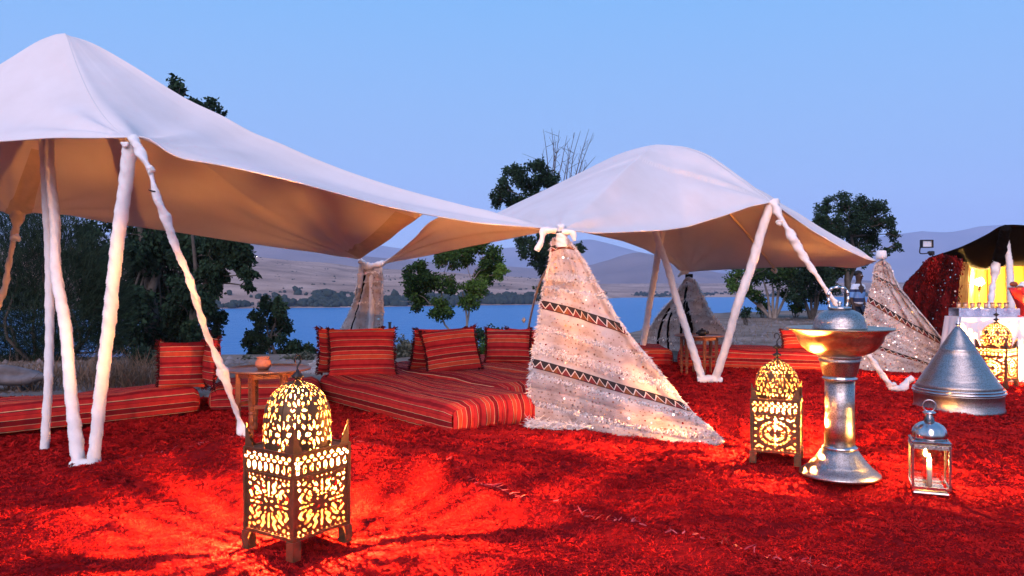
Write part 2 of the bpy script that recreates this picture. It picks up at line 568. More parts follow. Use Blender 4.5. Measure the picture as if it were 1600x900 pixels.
def build_ground():
    ys = np.concatenate([np.linspace(-45, 2, 16), np.linspace(3, 48, 110), np.linspace(50, 140, 40)])
    xs = np.concatenate([np.linspace(-160, -22, 30), np.linspace(-21, 31, 130), np.linspace(33, 170, 30)])
    X, Y = np.meshgrid(xs, ys, indexing='ij')
    Z = np.maximum(ground_z(X, Y), WATER - 4)
    V = np.stack([X, Y, Z], -1).reshape(-1, 3)
    m, t, b = new_mat('dry_ground')
    b.inputs['Roughness'].default_value = 1; b.inputs['Specular IOR Level'].default_value = .05
    N, L = t.nodes, t.links
    tcn = N.new('ShaderNodeTexCoord')
    n1 = N.new('ShaderNodeTexNoise'); n1.inputs['Scale'].default_value = .9; n1.inputs['Detail'].default_value = 12; n1.inputs['Roughness'].default_value = .7
    L.new(tcn.outputs['Object'], n1.inputs['Vector'])
    r = N.new('ShaderNodeValToRGB')
    r.color_ramp.elements[0].position = .32; r.color_ramp.elements[0].color = (.10, .08, .065, 1)
    r.color_ramp.elements[1].position = .68; r.color_ramp.elements[1].color = (.30, .235, .19, 1)
    L.new(n1.outputs['Fac'], r.inputs[0]); L.new(r.outputs[0], b.inputs['Base Color'])
    n2 = N.new('ShaderNodeTexNoise'); n2.inputs['Scale'].default_value = 12; n2.inputs['Detail'].default_value = 6
    L.new(tcn.outputs['Object'], n2.inputs['Vector'])
    bp = N.new('ShaderNodeBump'); bp.inputs['Strength'].default_value = .8; bp.inputs['Distance'].default_value = .06
    L.new(n2.outputs['Fac'], bp.inputs['Height']); L.new(bp.outputs[0], b.inputs['Normal'])
    tag(mk('ground', V, grid_faces(len(xs), len(ys)), m), 'dry stony brown ground sloping down behind the tents', kind='structure')


build_ground()


def build_water():
    m, t, b = new_mat('lake_water')
    b.inputs['Base Color'].default_value = (.003, .14, .36, 1)
    b.inputs['Roughness'].default_value = .3; b.inputs['IOR'].default_value = 1.33; b.inputs['Specular IOR Level'].default_value = .3
    N, L = t.nodes, t.links
    tcn = N.new('ShaderNodeTexCoord'); mp = N.new('ShaderNodeMapping'); mp.inputs['Scale'].default_value = (.10, .55, 1)
    L.new(tcn.outputs['Object'], mp.inputs['Vector'])
    nz = N.new('ShaderNodeTexNoise'); nz.inputs['Scale'].default_value = 1.0; nz.inputs['Detail'].default_value = 6
    L.new(mp.outputs[0], nz.inputs['Vector'])
    bp = N.new('ShaderNodeBump'); bp.inputs['Strength'].default_value = 1.0; bp.inputs['Distance'].default_value = 1.2
    L.new(nz.outputs['Fac'], bp.inputs['Height']); L.new(bp.outputs[0], b.inputs['Normal'])
    V = [(-3500, 30, WATER), (3500, 30, WATER), (3500, 1600, WATER), (-3500, 1600, WATER)]
    tag(mk('lake', V, [(0, 1, 2, 3)], m, smooth=False), 'still blue lake behind the tents', kind='structure')


build_water()


def shore_y(x):
    # far shore distance: nearer on the left, farther on the right
    px = np.interp(x, [-1500, -400, -150, 20, 60, 110, 200, 500, 2000], [330, 400, 435, 520, 640, 800, 830, 860, 900])
    return px + 14 * vnoise(x * .02, x * 0, 5)


def build_far_shore():
    xs = np.linspace(-1500, 2200, 260)
    rows = np.concatenate([np.linspace(-25, 40, 10), np.linspace(55, 1800, 60)])
    X = np.repeat(xs[:, None], len(rows), 1)
    R = np.repeat(rows[None, :], len(xs), 0)
    Y = shore_y(X) + R
    px = 800 + 1200 * X / Y
    # crest height of the brown hills, as seen: tall on the left, flat plain on the right
    crest = np.interp(px, [-600, 0, 380, 460, 560, 700, 850, 930, 1100, 2200], [46, 44, 36, 33, 24, 17, 10, 3, 4, 6])
    ramp_ = np.clip((R - 30) / 520, 0, 1)
    prof = ramp_ ** .8 * np.clip(1.15 - .15 * R / 900, .6, 1.2)
    Z = WATER + np.clip(R * .08, -3, 3) + (crest - WATER * .7) * prof
    Z += np.clip((R - 30) / 200, 0, 1) * (9 * fbm(X * .006, Y * .006, 11, 5) * np.clip(crest / 25, .12, 1.6))
    V = np.stack([X, Y, Z], -1).reshape(-1, 3)
    m, t, b = new_mat('far_hills')
    b.inputs['Roughness'].default_value = 1; b.inputs['Specular IOR Level'].default_value = 0
    N, L = t.nodes, t.links
    tcn = N.new('ShaderNodeTexCoord')
    n1 = N.new('ShaderNodeTexNoise'); n1.inputs['Scale'].default_value = .012; n1.inputs['Detail'].default_value = 10; n1.inputs['Roughness'].default_value = .7
    L.new(tcn.outputs['Object'], n1.inputs['Vector'])
    r = N.new('ShaderNodeValToRGB')
    r.color_ramp.elements[0].position = .36; r.color_ramp.elements[0].color = (.20, .135, .10, 1)
    r.color_ramp.elements[1].position = .62; r.color_ramp.elements[1].color = (.48, .325, .245, 1)
    L.new(n1.outputs['Fac'], r.inputs[0]); L.new(r.outputs[0], b.inputs['Base Color'])
    tag(mk('far_shore', V, grid_faces(len(xs), len(rows)), m), 'brown hills along the far shore of the lake', kind='structure')
    # scrub and groves on the far shore: uncountable dark trees
    n = 4200
    sx_ = RNG.uniform(-420, 700, n)
    u = RNG.random(n)
    rr = np.where(u < .72, RNG.gamma(2.0, 9, n) + 3, RNG.uniform(30, 620, n))
    dens = vnoise(sx_ * .018, rr * .03, 21) + .5 * vnoise(sx_ * .07, rr * .05, 22)
    keep = (dens > -.12) | (u > .72)
    sx_, rr, u = sx_[keep], rr[keep], u[keep]
    sy = shore_y(sx_) + rr
    j = np.clip(np.searchsorted(xs, sx_), 0, len(xs) - 1)
    kk = np.clip(np.searchsorted(rows, rr), 1, len(rows) - 1)
    w = (rr - rows[kk - 1]) / (rows[kk] - rows[kk - 1])
    sz = Z[j, kk - 1] * (1 - w) + Z[j, kk] * w
    right = np.clip((sx_ - 40) / 120, 0, 1)
    size = np.where(u < .72, RNG.uniform(1.8, 5.2, len(u)), RNG.uniform(.5, 1.3, len(u))) * (1 - .55 * right)
    t_ = (1 + 5 ** .5) / 2
    ico = np.array([(-1, t_, 0), (1, t_, 0), (-1, -t_, 0), (1, -t_, 0), (0, -1, t_), (0, 1, t_), (0, -1, -t_), (0, 1, -t_), (t_, 0, -1), (t_, 0, 1), (-t_, 0, -1), (-t_, 0, 1)]) / 1.9
    icf = np.array([(0, 11, 5), (0, 5, 1), (0, 1, 7), (0, 7, 10), (0, 10, 11), (1, 5, 9), (5, 11, 4), (11, 10, 2), (10, 7, 6), (7, 1, 8), (3, 9, 4), (3, 4, 2), (3, 2, 6), (3, 6, 8), (3, 8, 9), (4, 9, 5), (2, 4, 11), (6, 2, 10), (8, 6, 7), (9, 8, 1)])
    rep = 3
    cen = np.repeat(np.stack([sx_, sy, sz], -1), rep, 0); s3 = np.repeat(size, rep)
    cen = cen + RNG.normal(0, .55, cen.shape) * s3[:, None] * np.array([1, .6, .35])
    s3 = s3 * RNG.uniform(.3, .75, len(s3)); k = len(cen)
    cen[:, 2] += s3 * .5
    VV = ico[None] * s3[:, None, None] * (1 + .22 * RNG.normal(size=(k, 12, 1)).clip(-1.5, 1.5)) + cen[:, None]
    FF = (icf[None] + 12 * np.arange(k)[:, None, None]).reshape(-1, 3)
    tag(mk('far_scrub', VV.reshape(-1, 3), FF, mat('far_scrub', (.035, .05, .038), 1, spec=0), smooth=False),
        'dark scrub and groves along the far shore', kind='stuff')
    return


build_far_shore()


def build_range(name, label, D, ctrl, depth, amp, seed, colr, base=-20):
    xs = np.linspace(-1.15 * D, 1.35 * D, 240)
    v = np.linspace(-1, 1, 41)
    X = np.repeat(xs[:, None], len(v), 1)
    Vv = np.repeat(v[None], len(xs), 0)
    Y = D + Vv * depth
    px = 800 + FPX * X / D
    H = np.interp(px, [c[0] for c in ctrl], [EYE + (HORY - c[1]) * D / FPX for c in ctrl])
    prof = np.clip(1 - np.abs(Vv), 0, 1) ** .85
    n = fbm(X / D * 9, Y / D * 9, seed, 5)
    ridge = 1 - np.abs(2 * fbm(X / D * 22, Y / D * 14, seed + 40, 4))
    Z = base + (H - base) * prof * (1 + .10 * n * (1 - prof)) + amp * n * prof + amp * .9 * (ridge - .8) * (1 - prof) * prof * 3
    V = np.stack([X, Y, Z], -1).reshape(-1, 3)
    m = mat(name + '_earth', colr, 1.0, spec=0, noise=.45, nscale=.004, coord='Object')
    tag(mk(name, V, grid_faces(len(xs), len(v)), m), label, kind='structure')


build_range('mountains', 'distant hazy blue mountain range', 6000,
            [(-900, 400), (0, 372), (300, 362), (420, 366), (560, 380), (700, 396), (860, 384), (920, 372), (1000, 392), (1100, 410), (1180, 398), (1300, 385),
             (1400, 366), (1440, 360), (1485, 362), (1530, 354), (1580, 350), (1700, 362), (2300, 400)], 900, 22, 31, (.20, .15, .13))
build_range('hills', 'purple hills and a pointed peak beyond the lake', 2900,
            [(-900, 410), (0, 396), (200, 382), (340, 376), (440, 380), (520, 392), (640, 404), (760, 414), (850, 422), (905, 418), (950, 405), (985, 393), (1000, 391), (1030, 398),
             (1075, 414), (1130, 428), (1250, 434), (1400, 438), (2300, 430)], 520, 16, 57, (.24, .17, .14))

# ------------------------------------------------------------------ rugs
A_FAR = np.array([(-6.4, 5.0), (-3.67, 5.5), (-2.9, 6.25), (-2.3, 6.55), (-1.2, 6.45), (-.55, 5.9), (-.13, 5.33), (.25, 4.85), (.6, 4.5), (1.0, 4.2), (1.6, 3.75), (2.2, 3.0)])
A_NEAR = np.array([(-6.0, 2.2), (2.2, 2.2)])


DIP = 0.0


def undul(x, y):
    x = np.asarray(x, float); y = np.asarray(y, float)
    near = np.clip((10.5 - y) / 5, 0, 1)
    a = .115 * vnoise(x * 1.05 + .3 * y, y * 1.5, 61) + .085 * vnoise(x * 2.1 - .5 * y, y * 2.9 + .6 * x, 62) + .050 * vnoise(x * 4.4, y * 5.6, 63)
    dip = DIP * np.exp(-((x + 1.15) ** 2 + (y - 4.1) ** 2) / 1.1)
    return a * near - .03 * near - dip


A_POLY = np.concatenate([A_NEAR, A_FAR[::-1]])


def in_poly(x, y, poly):
    inside = np.zeros(np.shape(x), bool)
    n = len(poly)
    for i in range(n):
        x1, y1 = poly[i]; x2, y2 = poly[(i + 1) % n]
        c = ((y1 > y) != (y2 > y)) & (x < (x2 - x1) * (y - y1) / (y2 - y1 + 1e-12) + x1)
        inside ^= c
    return inside


_AF = catmull(np.c_[A_FAR, np.zeros(len(A_FAR))], 160)[:, :2]


def edge_dist(x, y):
    x = np.asarray(x, float); y = np.asarray(y, float)
    d = np.full(x.shape, 9.0)
    for q in _AF:
        d = np.minimum(d, np.hypot(x - q[0], y - q[1]))
    return d


RUGS = [  # name order: lowest first; (x0,x1,y0,y1,offset)
    ('red shag rug under the left cushions and table', (-7.5, .9, 4.6, 9.6), .000),
    ('red shag rug under the far right canopy', (.4, 7.2, 7.9, 13.9), .006),
    ('red shag rug at far right beneath the conical metal cover', (4.3, 10.5, 3.0, 12.5), .012),
    ('red shag rug front right beneath the silver pedestal', (-2.2, 4.9, 2.2, 8.4), .018),
]
A_OFF = .03
DIP = 0.0
DIP = float(undul(-1.15, 4.1)) + A_OFF + .005


def rug_id(x, y):
    r = np.full(np.shape(x), -1)
    for i, (_, (x0, x1, y0, y1), o) in enumerate(RUGS):
        w = .06 * vnoise(y * 1.5, x * 0, i + 70)
        r = np.where((x > x0 + w) & (x < x1 + w) & (y > y0) & (y < y1), i, r)
    return np.where(in_poly(x, y, A_POLY), len(RUGS), r)


def rug_z(x, y):
    x = np.asarray(x, float); y = np.asarray(y, float)
    i = rug_id(x, y)
    off = np.array([o for _, _, o in RUGS] + [A_OFF, 0.0])[i]
    z = undul(x, y) + off
    ed = edge_dist(x, y)
    z = z + np.where(i == len(RUGS), (.05 + .04 * (x < -1.5)) * np.exp(-((ed - .12) / .11) ** 2), 0)
    return z


def gz(x, y):
    return float(rug_z(np.array([x]), np.array([y]))[0])


def build_rugs():
    objs = []
    for i, (lab, (x0, x1, y0, y1), o) in enumerate(RUGS):
        nx = int((x1 - x0) / .09); ny = int((y1 - y0) / .09)
        X, Y = np.meshgrid(np.linspace(x0, x1, nx), np.linspace(y0, y1, ny), indexing='ij')
        Z = undul(X, Y) + o
        base = np.array([(x0 + x1) / 2, (y0 + y1) / 2, 0])
        ob = mk('rug', np.stack([X, Y, Z], -1).reshape(-1, 3) - base, grid_faces(nx, ny), MT['rug'])
        ob.location = base
        tag(ob, lab, 'rug', 'red shag rugs covering the ground')
        objs.append(ob)
    nu, nv = 150, 60
    far = catmull(np.c_[A_FAR, np.zeros(len(A_FAR))], nu)[:, :2]
    xn = np.linspace(A_NEAR[0][0], A_NEAR[1][0], nu)
    t = np.linspace(0, 1, nv)[None, :, None]
    G = np.stack([xn, np.full(nu, 2.2)], -1)[:, None] * (1 - t) + far[:, None] * t
    X, Y = G[..., 0], G[..., 1]
    Z = undul(X, Y) + A_OFF + (.05 + .04 * (X < -1.5)) * np.exp(-((edge_dist(X, Y) - .12) / .11) ** 2)
    Z[:, -1] -= .045
    ob = mk('rug', np.stack([X, Y, Z], -1).reshape(-1, 3), grid_faces(nu, nv), MT['rug'])
    tag(ob, 'red shag rug front left beneath the largest lantern, its raised fringed edge crossing the foreground', 'rug', 'red shag rugs covering the ground')
    objs.append(ob)

    # pile: tufts of yarn, several strands each
    n = 116000
    d = 3.0 * np.exp(RNG.random(n) * math.log(14.2 / 3.0))
    px = RNG.uniform(-120, 1720, n)
    y = d
    x = (px - 800) * d / FPX
    rid = rug_id(x, y)
    ok = rid >= 0
    x, y, rid = x[ok], y[ok], rid[ok]
    n = len(x)
    sc = np.clip(y / 5.0, .75, 2.4)
    z = rug_z(x, y)
    e_ = .03
    gx = (rug_z(x + e_, y) - rug_z(x - e_, y)) / (2 * e_); gy = (rug_z(x, y + e_) - rug_z(x, y - e_)) / (2 * e_)
    # clumps of yarn, a few centimetres across
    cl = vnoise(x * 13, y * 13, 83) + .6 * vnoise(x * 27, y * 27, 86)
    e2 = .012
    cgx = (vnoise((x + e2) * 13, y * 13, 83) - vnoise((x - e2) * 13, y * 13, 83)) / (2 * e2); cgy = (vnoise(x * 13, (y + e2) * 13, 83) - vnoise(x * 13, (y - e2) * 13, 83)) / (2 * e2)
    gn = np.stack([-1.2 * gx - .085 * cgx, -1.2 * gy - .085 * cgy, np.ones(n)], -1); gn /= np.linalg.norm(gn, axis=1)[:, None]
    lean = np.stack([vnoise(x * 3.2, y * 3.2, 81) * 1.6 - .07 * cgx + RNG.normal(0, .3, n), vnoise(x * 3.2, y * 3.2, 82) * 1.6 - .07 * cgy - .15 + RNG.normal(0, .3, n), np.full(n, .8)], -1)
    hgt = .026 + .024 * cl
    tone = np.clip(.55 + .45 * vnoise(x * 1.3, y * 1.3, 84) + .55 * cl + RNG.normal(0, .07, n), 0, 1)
    K = 5
    bx = np.repeat(x, K) + RNG.normal(0, .0095, n * K) * np.repeat(sc, K)
    by = np.repeat(y, K) + RNG.normal(0, .0095, n * K) * np.repeat(sc, K)
    bz = np.repeat(z, K) - .004
    dirs = np.repeat(lean, K, 0) + RNG.normal(0, .45, (n * K, 3)) * np.array([1, 1, .25])
    L = np.clip(np.repeat(hgt * np.clip(sc, .85, 1.5), K), .012, .08) * RNG.uniform(.8, 1.2, n * K)
    bend = RNG.normal(0, .34, (n * K, 3)) * np.array([1, 1, .0]) - np.array([0, 0, .15])
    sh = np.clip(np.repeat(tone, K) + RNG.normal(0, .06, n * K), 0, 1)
    wd = np.repeat(.0060 * sc, K)
    rk = np.repeat(rid, K); gnk = np.repeat(gn, K, 0)
    B = np.stack([bx, by, bz], -1)
    for i, ob in enumerate(objs):
        s = rk == i
        if s.sum() == 0: continue
        V, F, a = strands(B[s], dirs[s], L[s], wd[s], bend[s], sh[s])
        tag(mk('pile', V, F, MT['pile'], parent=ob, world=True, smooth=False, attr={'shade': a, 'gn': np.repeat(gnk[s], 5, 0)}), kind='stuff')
    # fringe yarn along the raised far edge of the front left rug
    m = 2000
    idx = RNG.integers(0, len(_AF) - 1, m)
    pr = np.clip(.15 + 1.6 * vnoise(idx * .12, idx * 0, 44), 0, 1) * np.where(_AF[idx][:, 0] > -.3, 1, .25)
    idx = idx[RNG.random(m) < pr]; m = len(idx)
    f = RNG.random(m)[:, None]
    q = _AF[idx] * (1 - f) + _AF[idx + 1] * f
    tn = _AF[idx + 1] - _AF[idx]
    nrm = np.stack([-tn[:, 1], tn[:, 0]], -1); nrm /= np.linalg.norm(nrm, axis=1)[:, None]
    z = rug_z(q[:, 0], q[:, 1] - .06)
    dirs = np.c_[nrm * .8 + RNG.normal(0, .5, (m, 2)), RNG.uniform(-.25, .45, m)]
    V, F, a = strands(np.c_[q - nrm * .02, z + .012], dirs, RNG.uniform(.03, .09, m), .008, RNG.normal(0, .35, (m, 3)) * np.array([1, 1, .2]), RNG.random(m))
    keep = None
    tag(mk('fringe', V, F, MT['fringe_pink'], parent=objs[-1], world=True, smooth=False, attr={'shade': a}), kind='stuff')


build_rugs()

# ------------------------------------------------------------------ canopies
def resample(pts, n):
    pts = np.asarray(pts, float)
    seg = np.linalg.norm(np.diff(pts, axis=0), axis=1); cum = np.r_[0, np.cumsum(seg)]
    t = np.linspace(0, cum[-1], n)
    return np.stack([np.interp(t, cum, pts[:, k]) for k in range(3)], -1)


def canopy_grid(bound, peak, ns, A, p, corners, spread, fold=.030):
    """polar sheet from a closed boundary (n,3) to a small ring about the peak"""
    n = len(bound)
    s = np.linspace(0, 1, ns) ** 1.0
    G = np.zeros((ns, n, 3))
    for i, q in enumerate(s):
        ringxy = peak[:2] + (bound[:, :2] - peak[:2]) * (1 - q)
        g = A * q + (1 - A) * q ** p
        # rounded crown
        c = spread / np.maximum(np.linalg.norm(bound[:, :2] - peak[:2], axis=1), .1)
        qq = np.minimum(q, 1.0)
        rr = (1 - qq)
        k = np.clip(rr / (2 * c), 0, 1)
        soft = 1 - A * 1.0 * c * k ** 2 if spread > .3 else g      # rounded top of radius ~2*spread
        g = np.where(rr < 2 * c, soft, g + (A * c if spread > .3 else 0) * np.clip((1 - rr) / (1 - 2 * c + 1e-6), 0, 1)) if spread > .3 else g
        G[i, :, :2] = ringxy
        G[i, :, 2] = bound[:, 2] + (peak[2] - bound[:, 2]) * g
    # laplacian smoothing with the boundary fixed
    for it in range(24):
        Z = G[..., 2].copy()
        Zs = Z.copy()
        Zs[1:-1] = .25 * (Z[:-2] + Z[2:] + np.roll(Z, 1, 1)[1:-1] + np.roll(Z, -1, 1)[1:-1])
        Zs[-1] = Z[-2].mean()
        w = np.linspace(0.4, 1, ns)[:, None]
        G[..., 2] = Z * (1 - w) + Zs * w
    # radiating gathers at the tied corners
    for c, nf in corners:
        dx = G[..., 0] - c[0]; dy = G[..., 1] - c[1]
        r = np.hypot(dx, dy); phi = np.arctan2(dy, dx)
        G[..., 2] += fold * np.sin(phi * nf + 1.3 * np.sin(phi * nf * .37)) * np.clip(r / .4, 0, 1) * np.exp(-r / 1.5)
    G[..., 2] += .02 * fbm(G[..., 0] * .9, G[..., 1] * .9, 91, 3) * np.linspace(0, 1, ns)[:, None]
    return G


def canopy_mesh(G):
    ns, n, _ = G.shape
    V = G.reshape(-1, 3)
    F = []
    for i in range(ns - 1):
        for j in range(n):
            F.append((i * n + j, i * n + (j + 1) % n, (i + 1) * n + (j + 1) % n, (i + 1) * n + j))
    return V, F


def strip_along(G, j0, j1, i0, i1, dz):
    """a doubled band of cloth laid under part of a canopy grid"""
    n = G.shape[1]
    js = [j % n for j in range(j0, j1 + 1)]
    sub = G[i0:i1 + 1][:, js].copy(); sub[..., 2] += dz
    return sub.reshape(-1, 3), grid_faces(sub.shape[0], sub.shape[1])


def nearest(bound, q):
    return int(np.argmin(np.linalg.norm(bound - q, axis=1)))


def tent(label, bpts, peak, corners, nb, ns, A, p, spread, group='white canvas canopies'):
    closed = np.array(bpts + [bpts[0]])
    bound = resample(closed, nb + 1)[:-1]
    # ease the polyline a little but keep corners
    keep = bound.copy()
    for _ in range(2):
        sm = .25 * np.roll(bound, 1, 0) + .5 * bound + .25 * np.roll(bound, -1, 0)
        bound = sm
    G = canopy_grid(bound, peak, ns, A, p, corners, spread)
    base = np.array([peak[0], peak[1], 0])
    t = thing('canopy', base, label, 'canopy', group)
    V, F = canopy_mesh(G)
    ob = mk('roof_panel', V, F, MT['canvas'], parent=t, world=True)
    so = ob.modifiers.new('thick', 'SOLIDIFY'); so.thickness = .004
    hb = np.concatenate([G[0], G[0][:1]])
    mk('hem', *tube(hb, .007, 6, False), MT['canvas'], parent=t, world=True)
    return t, G, bound


P1 = P(868, 357, 7.75)
P2a = P(562, 405, 11.0)
C1 = P(203, 214, 6.0)
L_b = [np.array((-7.6, 6.4, 2.05)), np.array((-5.4, 6.2, 2.48))] + Pl((-60, 225, 6.15), (0, 221, 6.1), (80, 215, 6.05), (150, 213, 6.0)) + [C1] + Pl(
    (224, 213, 6.0), (243, 223, 6.03), (261, 235, 6.06), (283, 243, 6.1), (333, 253, 6.2), (373, 263, 6.3), (400, 269, 6.35), (460, 284, 6.5), (520, 300, 6.65),
    (600, 321, 6.9), (658, 333, 7.1), (747, 349, 7.4), (844, 358, 7.7)) + [P1] + Pl(
    (800, 342, 7.95), (755, 330, 8.15), (700, 322, 8.45), (672, 326, 8.7), (652, 340, 9.0), (610, 374, 10.0)) + [P2a] + Pl(
    (470, 392, 10.8), (381, 379, 10.55), (283, 364, 10.25), (213, 355, 10.0), (160, 347, 9.85), (93, 335, 9.65), (50, 331, 9.55), (24, 340, 9.5), (0, 328, 9.45)) + [np.array((-8.6, 9.2, 1.9))]
LPEAK = P(98, 34, 7.5)
tL, GL, bL = tent('large white canvas canopy at left with a single pointed peak', L_b, LPEAK,
                  [(P1, 22), (P2a, 21), (C1, 13), (P(24, 336, 9.5), 19)], 420, 70, .50, 2.4, .15)
# hem band along the slit, and the seam band that runs up from the back left tie
ja, jb = nearest(bL, P(652, 340, 9.0)), nearest(bL, P2a)
V, F = strip_along(GL, min(ja, jb), max(ja, jb), 0, 5, -.008)
mk('hem_band', V, F, MT['canvas_band'], parent=tL, world=True)
js = nearest(bL, P(24, 340, 9.5))
V, F = strip_along(GL, js - 3, js + 3, 0, 36, -.008)
mk('seam_band', V, F, MT['canvas_band'], parent=tL, world=True)
# stitched seam on the outside, from the peak down to the pole tip
jc = nearest(bL, C1)
sp = GL[:, jc].copy(); sp[:, 2] += .006
mk('seam', *tube(sp[::-1] - np.array([0, 0, .0045]), .0032, 5), mat('seam_thread', (.60, .58, .58), .9), parent=tL, world=True)

# wing panel between the slit and the front corner pole
nu, nv = 60, 26
lowc = catmull(Pl((598, 412, 11.0), (660, 401, 10.0), (720, 388, 9.2), (790, 374, 8.45), (844, 363, 7.95), (866, 359, 7.78)), nu)
upc = catmull(Pl((598, 411, 11.0), (620, 395, 10.4), (648, 371, 9.6), (674, 345, 8.95), (712, 334, 8.5), (770, 340, 8.1), (825, 352, 7.85), (866, 358, 7.77)), nu)
tt = np.linspace(0, 1, nv)[None, :, None]
Gw = lowc[:, None] * (1 - tt) + upc[:, None] * tt
ss = np.linspace(0, 1, nu)[:, None]
Gw[..., 2] += .05 * np.sin(math.pi * tt[..., 0]) * np.sin(math.pi * ss) + .022 * np.sin(tt[..., 0] * 21 + ss * 3) * np.sin(math.pi * tt[..., 0]) * (1.15 - ss)
Gw[..., 2] -= .09 * np.exp(-((ss - .62) / .2) ** 2) * np.exp(-((tt[..., 0] - .5) / .22) ** 2)
ob = mk('wing_panel', Gw.reshape(-1, 3), grid_faces(nu, nv), MT['canvas'], parent=tL, world=True)
so = ob.modifiers.new('thick', 'SOLIDIFY'); so.thickness = .004

P3 = P(1372, 407, 12.4)
P4 = P(1075, 425, 16.0)
C2 = P(1208, 315, 10.7)
R_b = [P(870, 360, 7.8)] + Pl((887, 363, 7.9), (927, 367, 8.2), (993, 363, 8.75), (1037, 361, 9.1), (1073, 355, 9.45), (1130, 337, 9.95), (1173, 322, 10.35)) + [C2] + Pl(
    (1226, 331, 10.85), (1270, 361, 11.3), (1317, 387, 11.8), (1363, 407, 12.3)) + [P3] + Pl(
    (1340, 416, 12.9), (1280, 417, 13.5), (1210, 418, 14.3), (1140, 421, 15.1)) + [P4] + Pl(
    (1063, 422, 15.9), (1040, 407, 15.5), (1007, 390, 15.1), (973, 377, 14.7), (940, 369, 14.3), (860, 352, 13.4), (780, 346, 12.6), (735, 352, 11.8), (745, 356, 10.8), (800, 352, 9.3))
RPEAK = P(1036, 229, 12.0)
tR, GR, bR = tent('smaller white canvas canopy right of centre with a broad rounded top', R_b, RPEAK,
                  [(P(870, 360, 7.8), 20), (P3, 23), (P4, 22), (C2, 15)], 420, 70, 1.0, 2.0, .40)
jc = nearest(bR, C2)
sp = GR[:, jc].copy(); sp[:, 2] += .006
mk('seam', *tube(sp[::-1], .008, 5), bpy.data.materials['seam_thread'], parent=tR, world=True)
js = nearest(bR, P(1210, 418, 14.3))
sp = GR[:40, js].copy(); sp[:, 2] -= .025
mk('seam_cord', *tube(sp, .02, 6), MT['canvas_band'], parent=tR, world=True)
mk('loop', *tube(catmull(P(1209, 418, 14.28) + np.array([(0, 0, 0), (.05, 0, -.05), (.03, -.02, -.10), (-.05, 0, -.03)]), 10), .02, 6), MT['canvas_band'], parent=tR, world=True)

# ------------------------------------------------------------------ poles wrapped in cloth
def wrapped(pts, r0, r1, pitch=.09, n=20, k=300, wob=.012, seed=0):
    c = catmull(pts, k)
    L = np.linalg.norm(np.diff(c, axis=0), axis=1).sum()
    s = np.linspace(0, L, k)
    c[:, 0] += wob * (vnoise(s * 1.7, s * 0, seed) * 2)
    c[:, 1] += wob * (vnoise(s * 1.7, s * 0, seed + 9) * 2)
    rad = .88 * np.linspace(r0, r1, k) * (1 + .10 * vnoise(s * 4.0, s * 0, seed + 5) + .06 * vnoise(s * 14, s * 0, seed + 6))

    def mod(i, ang):
        ph = s[i] / (1.15 * pitch) + .35 * vnoise(s[i] * 2.5, 0, seed + 3) + ang / (2 * math.pi) * 3.0
        fr = ph - np.floor(ph)
        lay = .20 * (1 - fr) ** 1.1 * (.55 + .9 * (vnoise(np.floor(ph) * .73, 0, seed + 8) + .5))
        fine = .035 * np.sin(2 * math.pi * ph * 4 + 5 * vnoise(s[i] * 6, ang * .5, seed + 4)) + .06 * vnoise(s[i] * 26 - ang * 1.2, ang * 1.1, seed)
        return 1 + lay + fine
    return tube(c, rad, n, True, mod)


def pole_thing(name, base, label, parts, group):
    t = thing(name, base, label, 'tent pole', group)
    for nm, V, F in parts:
        mk(nm, V, F, MT['wrap'], parent=t, world=True)
    return t


def G_(px, py):
    d = 1680.0 / (py - HORY)
    p = P(px, py, d); p[2] = gz(p[0], p[1])
    return p


bA = G_(70, 695)
topL = P(68, 165, 7.35)
pole_thing('tent_pole', bA, 'slender white wrapped pole standing alone at the far left', [('wrapped_pole', *wrapped([bA, P(76, 560, 6.8), P(74, 330, 7.15), topL], .036, .040, .14, seed=1))], 'white wrapped tent poles')


def knot(c, r, seed=0):
    V, F = sphere(c, r, 20, 14)
    d = V - np.array(c)
    V = np.array(c) + d * (.85 + .8 * vnoise(d[:, 0] / r * 1.6 + seed, d[:, 2] / r * 1.6, seed) + .5 * vnoise(d[:, 1] / r * 3.1 + seed, d[:, 2] / r * 3.4, seed + 2))[:, None]
    return V, F


bB, bC = G_(124, 720), G_(146, 720)
pole_thing('forked_pole', (bB + bC) / 2, 'pair of thick white wrapped poles meeting in a V at left', [
    ('wrapped_pole', *wrapped([bB, P(101, 520, 6.45), P(83, 340, 6.95), topL + np.array([.05, 0, 0])], .052, .040, .12, seed=2)),
    ('wrapped_pole', *wrapped([bC, P(158, 620, 6.1), P(180, 430, 6.05), P(204, 226, 6.02)], .048, .055, .10, seed=3)),
    ('foot_wrap', *wrapped([bB + np.array([-.06, 0, .02]), (bB + bC) / 2 + np.array([0, -.02, .05]), bC + np.array([.06, 0, .02])], .05, .05, .06, k=40, seed=4)),
    ('knot', *knot(P(196, 228, 5.96), .036, 3))], 'white wrapped tent poles')
bA2 = P(1000, 545, 13.9); bA2[2] = 0
pole_thing('tent_pole', bA2, 'thin white wrapped pole behind the front patterned blanket, under the right canopy', [
    ('wrapped_pole', *wrapped([bA2, P(1018, 460, 13.4), P(1036, 355, 12.6), P(1040, 325, 12.4)], .055, .055, .16, seed=5))], 'white wrapped tent poles')
bB2, bC2 = G_(1099, 598), G_(1117, 598)
